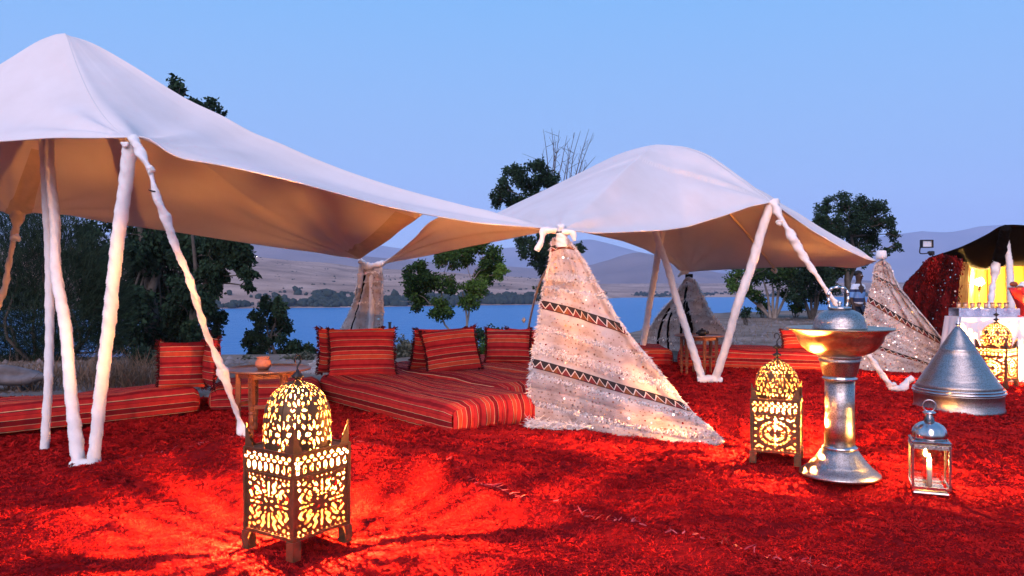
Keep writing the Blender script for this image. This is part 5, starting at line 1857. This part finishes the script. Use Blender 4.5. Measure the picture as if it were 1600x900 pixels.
# vase of flowers
vz = np.array([P(1606, 0, 11.2)[0], 11.2, TH])
t = thing('vase', vz, 'tall flaring red vase on the white table at the right edge', 'vase')
mk('body', *lathe([(.001, 0), (.12, 0), (.11, .03), (.12, .08), (.16, .2), (.21, .32), (.245, .42), (.235, .42), (.20, .32), (.001, .2)], 36), MT['vase'], parent=t)
for k in range(16):
    if k not in (1, 3, 4, 6, 9, 11, 12, 14): continue
    a = k * 2.4; r = .23 * math.sqrt((k + .5) / 16)
    o = solo('flower', *sphere((vz[0] + r * math.cos(a), vz[1] + r * math.sin(a), vz[2] + .44 + .03 * math.sin(k * 3)), .052, 9, 6, (1, 1, .75)),
             MT['petal'] if k % 3 else MT['brown_petal'], 'white flower head filling the top of the red vase' if k % 3 else 'brown flower head among white ones in the red vase', 'flower', 'flower heads in the red vase')
for k in range(3):
    pz = (vz[0] - .26 + .07 * k, vz[1] - .22 - .03 * (k % 2), TH + .012)
    solo('petal', *sphere(pz, .03, 7, 4, (1.3, 1, .4)), MT['vase'], 'loose red petal lying by the foot of the vase', 'petal', 'loose red petals')
# floodlight, unlit, on the tent corner
fl = P(1448, 381, 13.1)
t = thing('floodlight', fl - np.array([0, 0, .1]), 'small square unlit floodlight on the corner of the black tent', 'floodlight')
mk('housing', *join(box(fl[0], fl[1] + .03, fl[2], .18, .05, .12), box(fl[0], fl[1], fl[2] + .062, .19, .08, .012), box(fl[0], fl[1], fl[2] - .062, .19, .08, .012), box(fl[0] - .09, fl[1], fl[2], .012, .08, .12), box(fl[0] + .09, fl[1], fl[2], .012, .08, .12)), MT['iron_dark'], parent=t, world=True, smooth=False)
mk('lens', *box(fl[0], fl[1] - .002, fl[2], .16, .01, .10), mat('floodlight_lens', (.6, .62, .66), .15, .3), parent=t, world=True, smooth=False)
mk('bracket', *tube(catmull([fl + np.array([-.1, .02, -.05]), fl + np.array([-.1, .02, -.16]), fl + np.array([.1, .02, -.16]), fl + np.array([.12, .02, -.22])], 20), .01, 6), MT['iron_dark'], parent=t, world=True)
mk('mount', *knot(fl + np.array([.10, .05, -.17]), .06, 3), MT['iron_dark'], parent=t, world=True)

# ------------------------------------------------------------------ trees and plants
def leaves(centers, radii, count, size, droop, sq=1.0, tone=None):
    """leaf sized quads spread in clumps; returns V, F, shade"""
    centers = np.asarray(centers, float); radii = np.asarray(radii, float)
    w = radii ** 2.2; w /= w.sum()
    k = RNG.choice(len(centers), count, p=w)
    dirn = RNG.normal(size=(count, 3)); dirn /= np.linalg.norm(dirn, axis=1)[:, None]
    rad = RNG.random(count) ** .42
    # sub-clumps so that gaps show
    sub = RNG.normal(size=(len(centers), 14, 3)); sub /= np.linalg.norm(sub, axis=2)[..., None]
    sub *= RNG.random((len(centers), 14, 1)) ** .5 * .8
    c = centers[k] + radii[k][:, None] * (sub[k, RNG.integers(0, 14, count)] + dirn * rad[:, None] * .36) * np.array([1, 1, sq])
    ax = RNG.normal(size=(count, 3)) * np.array([1, 1, .8]) + np.array([0, 0, -droop]); ax /= np.linalg.norm(ax, axis=1)[:, None]
    sd = np.cross(ax, RNG.normal(size=(count, 3))); sd /= np.linalg.norm(sd, axis=1)[:, None]
    L = size * .8 * RNG.uniform(.6, 1.3, count)[:, None]; Wd = L * .30
    V = np.stack([c, c + ax * L * .45 + sd * Wd, c + ax * L, c + ax * L * .45 - sd * Wd], 1).reshape(-1, 3)
    F = (np.arange(count)[:, None] * 4 + np.arange(4)[None]).astype(int)
    base = RNG.random(len(centers)) * .35 + .3 if tone is None else np.asarray(tone)
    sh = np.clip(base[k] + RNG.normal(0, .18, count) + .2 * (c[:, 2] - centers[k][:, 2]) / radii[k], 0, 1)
    return V, F, np.repeat(sh, 4)


def limb(a, b, r0, r1, seed, bow=.08, n=12):
    a = np.asarray(a, float); b = np.asarray(b, float)
    L = np.linalg.norm(b - a)
    rs = np.random.default_rng(seed)
    m1 = a * .66 + b * .34 + rs.normal(0, bow, 3) * L; m2 = a * .33 + b * .67 + rs.normal(0, bow, 3) * L
    m1[2] += .05 * L
    return tube(catmull([a, m1, m2, b], n), np.linspace(r0, r1, n), 7)


def tree(name, label, cat, base, stems, clumps, count, size, droop, leafm, bark, r0=.12, tone=None, group=None, sq=1.0, seed=0):
    """base on the ground; stems: list of points the main stems climb to; clumps: (point, radius)"""
    base = np.asarray(base, float)
    t = thing(name, base, label, cat, group)
    trunk = []
    tips = []
    for i, s_ in enumerate(stems):
        o = base + np.array([RNG.normal(0, r0 * .6), RNG.normal(0, r0 * .6), -.1])
        trunk.append(limb(o, s_, r0 * (1 if i == 0 else .75), r0 * .30, seed + i, .03, 16)); tips.append(np.asarray(s_, float))
    mk('trunk', *join(*trunk), bark, parent=t, world=True)
    br = []
    for i, (c, r) in enumerate(clumps):
        c = np.asarray(c, float)
        k = int(np.argmin([np.linalg.norm(q_ - c) + max(0, (q_[2] - c[2])) for q_ in tips]))
        st_ = tips[k] * .75 + base * .25 if tips[k][2] > c[2] else tips[k]
        br.append(limb(st_, c, r0 * .24, r0 * .07, seed + 50 + i, .045, 9))
        for q_ in range(3):
            br.append(limb(c * .8 + st_ * .2, c + RNG.normal(0, .5, 3) * r, r0 * .12, r0 * .04, seed + 90 + i * 3 + q_, .06, 6))
    mk('branches', *join(*br), bark, parent=t, world=True)
    V, F, a = leaves([c for c, r in clumps], [r for c, r in clumps], count, size, droop, sq, tone)
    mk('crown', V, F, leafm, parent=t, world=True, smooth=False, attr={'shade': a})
    return t


def gp(px, d):
    x = (px - 800) * d / FPX
    return np.array([x, d, float(ground_z(x, d))])


def C(L, d, jd=1.0):
    return [(P(x, y, d + RNG.uniform(-jd, jd)), r * d / FPX) for x, y, r in L]


# the big dark pair behind the left tent
D0 = 24
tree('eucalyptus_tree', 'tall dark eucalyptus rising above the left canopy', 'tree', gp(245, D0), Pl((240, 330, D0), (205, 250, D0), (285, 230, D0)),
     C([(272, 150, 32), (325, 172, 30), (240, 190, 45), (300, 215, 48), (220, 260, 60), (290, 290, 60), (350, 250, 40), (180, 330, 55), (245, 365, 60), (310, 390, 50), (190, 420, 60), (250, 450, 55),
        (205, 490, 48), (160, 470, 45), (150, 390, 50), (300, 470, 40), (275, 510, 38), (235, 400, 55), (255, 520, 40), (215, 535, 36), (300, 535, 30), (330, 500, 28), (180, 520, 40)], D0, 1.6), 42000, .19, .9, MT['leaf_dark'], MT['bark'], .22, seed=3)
D0 = 21
tree('eucalyptus_tree', 'dark drooping eucalyptus right of the twisted white guy', 'tree', gp(312, D0), Pl((330, 400, D0), (355, 350, D0), (300, 360, D0)),
     C([(345, 385, 30), (372, 400, 30), (385, 430, 17), (330, 430, 32), (300, 400, 35), (365, 380, 26), (320, 470, 26), (338, 495, 18), (290, 450, 30), (388, 448, 10), (280, 490, 30), (300, 520, 22)], D0, .8), 15000, .15, 1.2, MT['leaf_dark'], MT['bark'], .13, seed=8)
# feathery tamarisk at far left
D0 = 15.0
b0 = gp(60, D0)
t = thing('tamarisk_bush', b0, 'grey green feathery bush behind the poles at far left', 'bush')
n = 36000
cc = np.array([(20, 420, 70), (90, 400, 70), (140, 430, 60), (40, 500, 75), (110, 500, 70), (155, 500, 50), (-40, 460, 90), (70, 360, 55), (0, 350, 50), (165, 460, 40), (170, 540, 30), (20, 550, 40), (90, 555, 40)], float)
k = RNG.choice(len(cc), n, p=cc[:, 2] ** 2 / (cc[:, 2] ** 2).sum())
ctr = np.array([P(x, y, D0) for x, y, r in cc]); rad = cc[:, 2] * D0 / FPX
dv = RNG.normal(size=(n, 3)); dv /= np.linalg.norm(dv, axis=1)[:, None]
pos = ctr[k] + dv * (rad[k] * RNG.random(n) ** .4)[:, None]
sp_dir = (pos - np.array([b0[0], b0[1], 0])) * np.array([.6, .6, .5]) + RNG.normal(0, .5, (n, 3)) + np.array([0, 0, .25])
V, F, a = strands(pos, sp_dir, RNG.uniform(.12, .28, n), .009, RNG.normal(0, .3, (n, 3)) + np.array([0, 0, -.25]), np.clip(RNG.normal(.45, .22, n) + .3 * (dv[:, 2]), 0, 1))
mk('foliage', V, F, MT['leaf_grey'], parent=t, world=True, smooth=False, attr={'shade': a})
st_ = [limb(b0 + np.array([RNG.normal(0, .3), RNG.normal(0, .2), -.1]), c_ + RNG.normal(0, .15, 3), .035, .01, 200 + i, .1, 10) for i, c_ in enumerate(ctr)]
mk('stems', *join(*st_), MT['bark'], parent=t, world=True)
# dark small tree left of the middle cushions
D0 = 22
tree('small_tree', 'small dark tree behind the round tray table', 'tree', gp(428, D0), Pl((430, 505, D0), (415, 500, D0)),
     C([(420, 478, 18), (440, 480, 17), (405, 500, 20), (430, 505, 24), (450, 505, 18), (395, 530, 20), (415, 535, 22), (455, 540, 26), (478, 545, 18), (400, 555, 22), (440, 560, 24), (490, 552, 12)], D0, .7), 9000, .13, .6, MT['leaf_dark'], MT['bark'], .07, seed=14)
# the airy green tree over the second cushion pair
D0 = 23
tone = [.10, .10, .12, .25, .3, .22, .5, .75, .6, .4, .18, .3, .2, .12, .45]  # floodlight on the crown's right side painted in as lighter leaf tones
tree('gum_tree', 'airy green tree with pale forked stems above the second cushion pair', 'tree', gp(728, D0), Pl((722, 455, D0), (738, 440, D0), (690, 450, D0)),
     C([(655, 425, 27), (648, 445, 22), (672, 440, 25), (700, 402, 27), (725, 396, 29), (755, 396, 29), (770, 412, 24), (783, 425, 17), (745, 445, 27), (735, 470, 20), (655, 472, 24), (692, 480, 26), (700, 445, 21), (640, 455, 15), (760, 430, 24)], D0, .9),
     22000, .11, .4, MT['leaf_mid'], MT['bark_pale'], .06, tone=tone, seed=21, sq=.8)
# behind the front blanket
D0 = 30
tree('gum_tree', 'dark windswept tree standing behind the front patterned blanket', 'tree', gp(862, D0), Pl((858, 400, D0), (850, 320, D0), (868, 330, D0)),
     C([(800, 275, 24), (785, 295, 20), (775, 315, 14), (835, 270, 26), (855, 285, 26), (825, 300, 22), (800, 312, 20), (840, 330, 30), (870, 340, 34), (845, 385, 30), (820, 385, 22), (862, 420, 28), (880, 450, 20), (850, 455, 18), (905, 390, 12), (840, 405, 18)], D0, 1.2),
     20000, .15, .5, MT['leaf_dark'], MT['bark'], .14, seed=33)
# bare tree
D0 = 31
b0 = gp(880, D0)
t = thing('bare_tree', b0, 'leafless tree with thin upright twigs above the right canopy', 'tree', None)
fk = P(880, 335, D0)
mk('trunk', *limb(b0 - np.array([0, 0, .1]), fk, .13, .06, 5, .02, 14), MT['bark'], parent=t, world=True)
br = []
for i, (x, y, xb) in enumerate([(847, 202, 858), (860, 200, 862), (872, 204, 866), (884, 212, 872), (896, 208, 884), (905, 205, 890), (918, 202, 895), (925, 208, 898), (928, 245, 895), (845, 240, 858), (866, 225, 868), (888, 230, 880)]):
    tip = P(x + 2, y, D0 + RNG.uniform(-.5, .5)); mid = P(xb, 290, D0)
    c_ = catmull([fk, mid, (mid + tip) / 2 + RNG.normal(0, .06, 3), tip], 16)
    br.append(tube(c_, np.linspace(.032, .007, 16), 5))
    for k in range(5):
        j = RNG.integers(6, 15)
        e_ = c_[j] + np.array([RNG.normal(0, .25), RNG.normal(0, .2), RNG.uniform(.2, .55)])
        br.append(tube(catmull([c_[j], (c_[j] + e_) / 2 + RNG.normal(0, .04, 3), e_], 6), np.linspace(.010, .005, 6), 4))
mk('branches', *join(*br), mat('dry_twig', (.10, .075, .07), .95), parent=t, world=True)
# multi stemmed trees on the right
D0 = 33
tree('olive_tree', 'bushy tree with many slanting pale stems under the right canopy edge', 'tree', gp(1207, D0), Pl((1165, 440, D0), (1190, 430, D0), (1222, 425, D0), (1240, 430, D0), (1205, 435, D0), (1150, 445, D0)),
     C([(1150, 435, 20), (1145, 450, 14), (1180, 430, 24), (1215, 425, 26), (1245, 430, 22), (1200, 410, 30), (1170, 455, 16), (1232, 410, 28), (1185, 462, 14), (1225, 455, 14)], D0, 1.0), 7500, .17, .3, MT['leaf_mid'], MT['bark_pale'], .10,
     tone=[.35, .45, .2, .1, .1, .1, .2, .1, .15, .1], seed=41)
D0 = 32
tree('olive_tree', 'dense dark tree with upright stems just left of the basin lid handle', 'tree', gp(1268, D0), Pl((1250, 430, D0), (1266, 425, D0), (1282, 430, D0), (1290, 440, D0)),
     C([(1245, 440, 22), (1268, 430, 26), (1290, 435, 22), (1255, 460, 20), (1282, 460, 20), (1240, 465, 14), (1300, 450, 14), (1270, 405, 30)], D0, .9), 6500, .17, .3, MT['leaf_dark'], MT['bark'], .09, seed=47)
D0 = 29
tree('pine_tree', 'tall round crowned tree behind the person, over the right end of the canopy', 'tree', gp(1324, D0), Pl((1325, 400, D0), (1330, 370, D0), (1310, 370, D0)),
     C([(1292, 325, 18), (1320, 318, 22), (1350, 322, 22), (1375, 325, 16), (1300, 350, 26), (1335, 345, 26), (1365, 345, 22), (1385, 345, 16), (1280, 345, 14), (1330, 375, 26), (1360, 375, 20), (1395, 365, 13), (1402, 385, 10), (1300, 385, 26),
        (1350, 400, 18), (1310, 420, 22), (1285, 420, 20), (1385, 395, 10), (1300, 445, 16)], D0, 1.0), 24000, .12, .3, MT['leaf_dark'], MT['bark'], .16, seed=53)


# low shrubs along the slope edge
def shrub(px, py, r, d, label, leafm, n=1400, size=.11):
    c = P(px, py, d)
    g = np.array([c[0], c[1], min(float(ground_z(c[0], c[1])), c[2] - r * d / FPX * .6)])
    t = thing('shrub', g, label, 'shrub', 'low shrubs on the slope')
    rr = r * d / FPX
    cl_ = [(c + RNG.normal(0, .5, 3) * rr * np.array([1.1, .6, .5]), rr * RNG.uniform(.5, .9)) for _ in range(6)]
    mk('stems', *join(*[limb(g - np.array([0, 0, .1]), q_[0], .02, .008, 300 + i, .08, 6) for i, q_ in enumerate(cl_)]), MT['bark'], parent=t, world=True)
    V, F, a = leaves([q_[0] for q_ in cl_], [q_[1] for q_ in cl_], n, size, .2)
    mk('foliage', V, F, leafm, parent=t, world=True, smooth=False, attr={'shade': a})


shrub(622, 545, 26, 15.5, 'grey green shrub between the two bright front cushions', MT['shrub'], 2600, .08)
shrub(668, 530, 14, 17, 'dark green shrub just left of the second bright cushion', MT['leaf_mid'], 1000, .09)
shrub(765, 522, 22, 17, 'dark green shrub at the foot of the airy green tree', MT['leaf_dark'], 2000, .09)
shrub(750, 545, 20, 15.5, 'green shrub peeking beside the second cushion pair', MT['leaf_mid'], 1400, .08)
shrub(480, 566, 22, 15, 'pale grey shrub behind the round tray table', MT['shrub'], 1800, .08)
shrub(385, 570, 20, 15, 'low grey shrub right of the twisted guy', MT['shrub'], 1500, .08)
shrub(225, 560, 24, 14, 'small grey shrub near the left cushions', MT['leaf_grey'], 1500, .09)
shrub(1190, 478, 12, 34, 'small green shrub under the leaning stems on the right', MT['leaf_mid'], 700, .14)
shrub(1243, 482, 10, 34, 'low bush at the foot of the dense dark tree', MT['leaf_mid'], 600, .14)
shrub(1165, 485, 12, 28, 'thin dark shrub beside the far corner blanket', MT['leaf_dark'], 300, .12)
shrub(640, 575, 16, 14, 'low shrub behind the middle mattress', MT['shrub'], 900, .08)
shrub(510, 575, 18, 14.5, 'low shrub left of the middle cushion pair', MT['leaf_grey'], 1200, .08)

# dry stalks and litter
m = 2600
px = np.concatenate([RNG.normal(190, 40, 900), RNG.normal(60, 60, 700), RNG.normal(240, 60, 600), RNG.uniform(1140, 1300, 400)])
dd = np.concatenate([RNG.uniform(11, 13.2, 2200), RNG.uniform(16, 34, 400)])
x = (px - 800) * dd / FPX; z = ground_z(x, dd)
hgt = np.concatenate([RNG.uniform(.15, .55, 900), RNG.uniform(.1, .4, 1300), RNG.uniform(.08, .25, 400)])
V, F, a = strands(np.c_[x, dd, z], np.c_[RNG.normal(0, .45, m), RNG.normal(0, .3, m), np.ones(m)], hgt, .010, RNG.normal(0, .3, (m, 3)), RNG.random(m))
tag(mk('dry_grass', V, F, MT['dry'], smooth=False, attr={'shade': a}), 'dry brown grass stalks on the bare ground', kind='stuff')
# scattered pebbles
n = 3200
px = np.concatenate([RNG.uniform(-60, 480, 1500), RNG.uniform(1000, 1420, 1700)])
dd = np.concatenate([RNG.uniform(10.2, 15, 1500), RNG.uniform(14.5, 37, 1700)])
x = (px - 800) * dd / FPX; z = ground_z(x, dd)
ico = np.array([(0, 0, .6), (.9, 0, 0), (.28, .85, 0), (-.73, .53, 0), (-.73, -.53, 0), (.28, -.85, 0)])
icf = np.array([(0, 1, 2), (0, 2, 3), (0, 3, 4), (0, 4, 5), (0, 5, 1)])
sz = RNG.gamma(2, .016, n)
VV = ico[None] * sz[:, None, None] * (1 + .3 * RNG.normal(size=(n, 6, 1))) + np.c_[x, dd, z][:, None]
tag(mk('pebbles', VV.reshape(-1, 3), (icf[None] + 6 * np.arange(n)[:, None, None]).reshape(-1, 3), MT['rock'], smooth=False), 'pebbles scattered on the bare ground', kind='stuff')
V, F = sphere(P(24, 588, 11.2), .34, 20, 12, (1.7, .8, .36))
V = V + (V - P(24, 588, 11.2)) * (1.2 * vnoise(V[:, 0] * 3, V[:, 2] * 9 + V[:, 1] * 3, 3))[:, None]
solo('rock', V, F, MT['rock'], 'flat grey rock on the ground at the left edge', 'rock')
gpz = P(609, 516, 16)
solo('fence_post', *join(box(gpz[0], gpz[1], gpz[2] - .4, .05, .05, 1.1), box(gpz[0], gpz[1], gpz[2] + .16, .07, .07, .02)), MT['iron_dark'], 'thin dark post between the cushions by the water', 'post', smooth=False)

# far lights across the lake
for i, (x, y, d, s_) in enumerate([(401, 402, 2400, 3.0), (1037, 452, 1300, 1.4), (1117, 444, 2300, 2.4)]):
    p = P(x, y, d)
    t = thing('lamp_post', p - np.array([0, 0, 6]), ['lone light on the hillside left of the slit', 'light on the far plain left of the V poles', 'light on the far plain between the V poles'][i], 'lamp', 'lights across the lake')
    mk('post', *tube([p - np.array([0, 0, 6]), p], .3, 6), MT['iron_dark'], parent=t, world=True)
    mk('lamp_head', *sphere(p, s_, 8, 6), emit('far_light_%s' % ('abc'[i]), (1, .85, .7), 6.0), parent=t, world=True)

# ------------------------------------------------------------------ the person
def person():
    d = 18.0
    base = np.array([P(1341, 0, d)[0], d, 0.0]); base[2] = float(ground_z(base[0], base[1]))
    t = thing('person', base, 'person in a blue and white striped top standing beyond the right canopy, back partly turned', 'person', None, rz=math.radians(35))
    J = {'pelvis': (0, 0, .95, .135, .10), 'waist': (0, .01, 1.10, .135, .095), 'chest': (0, .0, 1.32, .165, .11), 'neckb': (0, .005, 1.48, .07, .065), 'neck': (0, -.01, 1.54, .055, .055),
         'head1': (0, -.02, 1.62, .075, .088), 'head2': (0, -.02, 1.70, .080, .095), 'top': (0, -.01, 1.765, .05, .06)}
    for s_, n_ in ((-1, 'l'), (1, 'r')):
        J.update({'hip' + n_: (s_ * .09, 0, .88, .088, .09), 'knee' + n_: (s_ * .10, -.02, .48, .058, .06), 'ank' + n_: (s_ * .11, .02, .09, .038, .042), 'toe' + n_: (s_ * .125, -.15, .035, .040, .03),
                  'sh' + n_: (s_ * .19, 0, 1.42, .06, .06), 'elb' + n_: (s_ * .25, .03, 1.13, .043, .043), 'wr' + n_: (s_ * .25, -.05, .89, .028, .03), 'palm' + n_: (s_ * .245, -.07, .82, .022, .038)})
        for f_, (dx, dy, L_) in enumerate(((-.030, -.012, .085), (-.012, -.005, .095), (.006, 0, .09), (.022, .006, .07))):
            J['f%d%s' % (f_, n_)] = (s_ * .245 + 0, -.075 + dx, .82 - L_, .009, .009)
        J['th' + n_] = (s_ * .225, -.12, .79, .010, .010)
    E = [('pelvis', 'waist'), ('waist', 'chest'), ('chest', 'neckb'), ('neckb', 'neck'), ('neck', 'head1'), ('head1', 'head2'), ('head2', 'top')]
    for n_ in 'lr':
        E += [('pelvis', 'hip' + n_), ('hip' + n_, 'knee' + n_), ('knee' + n_, 'ank' + n_), ('ank' + n_, 'toe' + n_), ('chest', 'sh' + n_), ('sh' + n_, 'elb' + n_), ('elb' + n_, 'wr' + n_), ('wr' + n_, 'palm' + n_), ('palm' + n_, 'th' + n_)]
        E += [('palm' + n_, 'f%d%s' % (f_, n_)) for f_ in range(4)]

    def skin(nm, keys, edges, grow, material):
        keys = list(keys)
        ix = {k: i for i, k in enumerate(keys)}
        me = bpy.data.meshes.new(nm)
        me.from_pydata([J[k][:3] for k in keys], [(ix[a], ix[b]) for a, b in edges], [])
        o = bpy.data.objects.new(nm, me); COL.objects.link(o); o.parent = t
        md = o.modifiers.new('skin', 'SKIN')
        for i, k in enumerate(keys):
            sv = me.skin_vertices[0].data[i]
            sv.radius = (J[k][3] * grow, J[k][4] * grow)
        me.skin_vertices[0].data[0].use_root = True
        sb = o.modifiers.new('sub', 'SUBSURF'); sb.levels = 2; sb.render_levels = 2
        dg = bpy.context.evaluated_depsgraph_get()
        ev = o.evaluated_get(dg)
        m2 = bpy.data.meshes.new_from_object(ev)
        o.modifiers.clear()
        o.data = m2; m2.name = nm
        m2.materials.clear(); m2.materials.append(material)
        for p_ in m2.polygons: p_.use_smooth = True
        return o
    body = skin('body', J.keys(), E, 1.0, MT['skin'])
    # face: nose, eyes, ears as sub-parts
    mk('nose', *sphere((0, -.112, 1.655), .016, 8, 6, (.8, 1.1, 1.3)), MT['skin'], parent=body)
    for s_ in (-1, 1):
        mk('ear', *sphere((s_ * .083, -.005, 1.66), .024, 8, 6, (.35, .7, 1.2)), MT['skin'], parent=body)
        mk('eye', *sphere((s_ * .032, -.096, 1.68), .012, 8, 6), mat('eye_white', (.6, .58, .55), .3) if s_ < 0 else bpy.data.materials['eye_white'], parent=body)
    mk('mouth', *sphere((0, -.103, 1.61), .022, 8, 6, (1, .4, .35)), mat('lips', (.08, .03, .028), .5), parent=body)
    V, F = sphere((0, 0.0, 1.70), .098, 16, 10, (.92, 1.08, 1.0))
    keep = [f for f in F if np.mean([V[i][2] for i in f]) > 1.70 - .35 * (np.mean([V[i][1] for i in f]))]
    mk('hair', V, keep, MT['hair'], parent=t)
    # striped knit top
    m, tr2, b = new_mat('striped_top')
    b.inputs['Roughness'].default_value = .9
    tcn = tr2.nodes.new('ShaderNodeTexCoord'); s3 = tr2.nodes.new('ShaderNodeSeparateXYZ'); tr2.links.new(tcn.outputs['Object'], s3.inputs[0])
    mr = tr2.nodes.new('ShaderNodeMapRange'); mr.inputs['From Min'].default_value = .8; mr.inputs['From Max'].default_value = 1.5
    tr2.links.new(s3.outputs['Z'], mr.inputs['Value'])
    rp = tr2.nodes.new('ShaderNodeValToRGB'); rp.color_ramp.interpolation = 'CONSTANT'
    e2 = rp.color_ramp.elements
    navy = (.015, .03, .09, 1); wht = (.52, .58, .68, 1); blu = (.12, .26, .52, 1)
    e2[0].position = 0; e2[0].color = navy
    e2[1].position = .30; e2[1].color = wht
    for p_, c_ in ((.36, navy), (.50, blu), (.70, navy), (.79, wht)):
        q_ = e2.new(p_); q_.color = c_
    tr2.links.new(mr.outputs[0], rp.inputs[0]); tr2.links.new(rp.outputs[0], b.inputs['Base Color'])
    keys = ['pelvis', 'waist', 'chest', 'neckb', 'shl', 'shr', 'elbl', 'elbr']
    skin('top', keys, [('pelvis', 'waist'), ('waist', 'chest'), ('chest', 'neckb'), ('chest', 'shl'), ('chest', 'shr'), ('shl', 'elbl'), ('shr', 'elbr')], 1.16, m)
    keys = ['pelvis', 'hipl', 'hipr', 'kneel', 'kneer', 'ankl', 'ankr']
    skin('trousers', keys, [('pelvis', 'hipl'), ('pelvis', 'hipr'), ('hipl', 'kneel'), ('hipr', 'kneer'), ('kneel', 'ankl'), ('kneer', 'ankr')], 1.18, MT['trouser'])


person()

# ------------------------------------------------------------------ air
hz_m = bpy.data.materials.new('haze_air'); hz_m.use_nodes = True
nt2 = hz_m.node_tree
nt2.nodes.remove(nt2.nodes['Principled BSDF'])
pv = nt2.nodes.new('ShaderNodeVolumePrincipled')
pv.inputs['Color'].default_value = (.60, .72, 1.0, 1)
pv.inputs['Density'].default_value = .00016
pv.inputs['Anisotropy'].default_value = 0.0
nt2.links.new(pv.outputs[0], nt2.nodes['Material Output'].inputs['Volume'])
V, F = box(600, 3400, 330, 20000, 8000, 700)
tag(mk('haze', V, F, hz_m, smooth=False), kind='stuff')
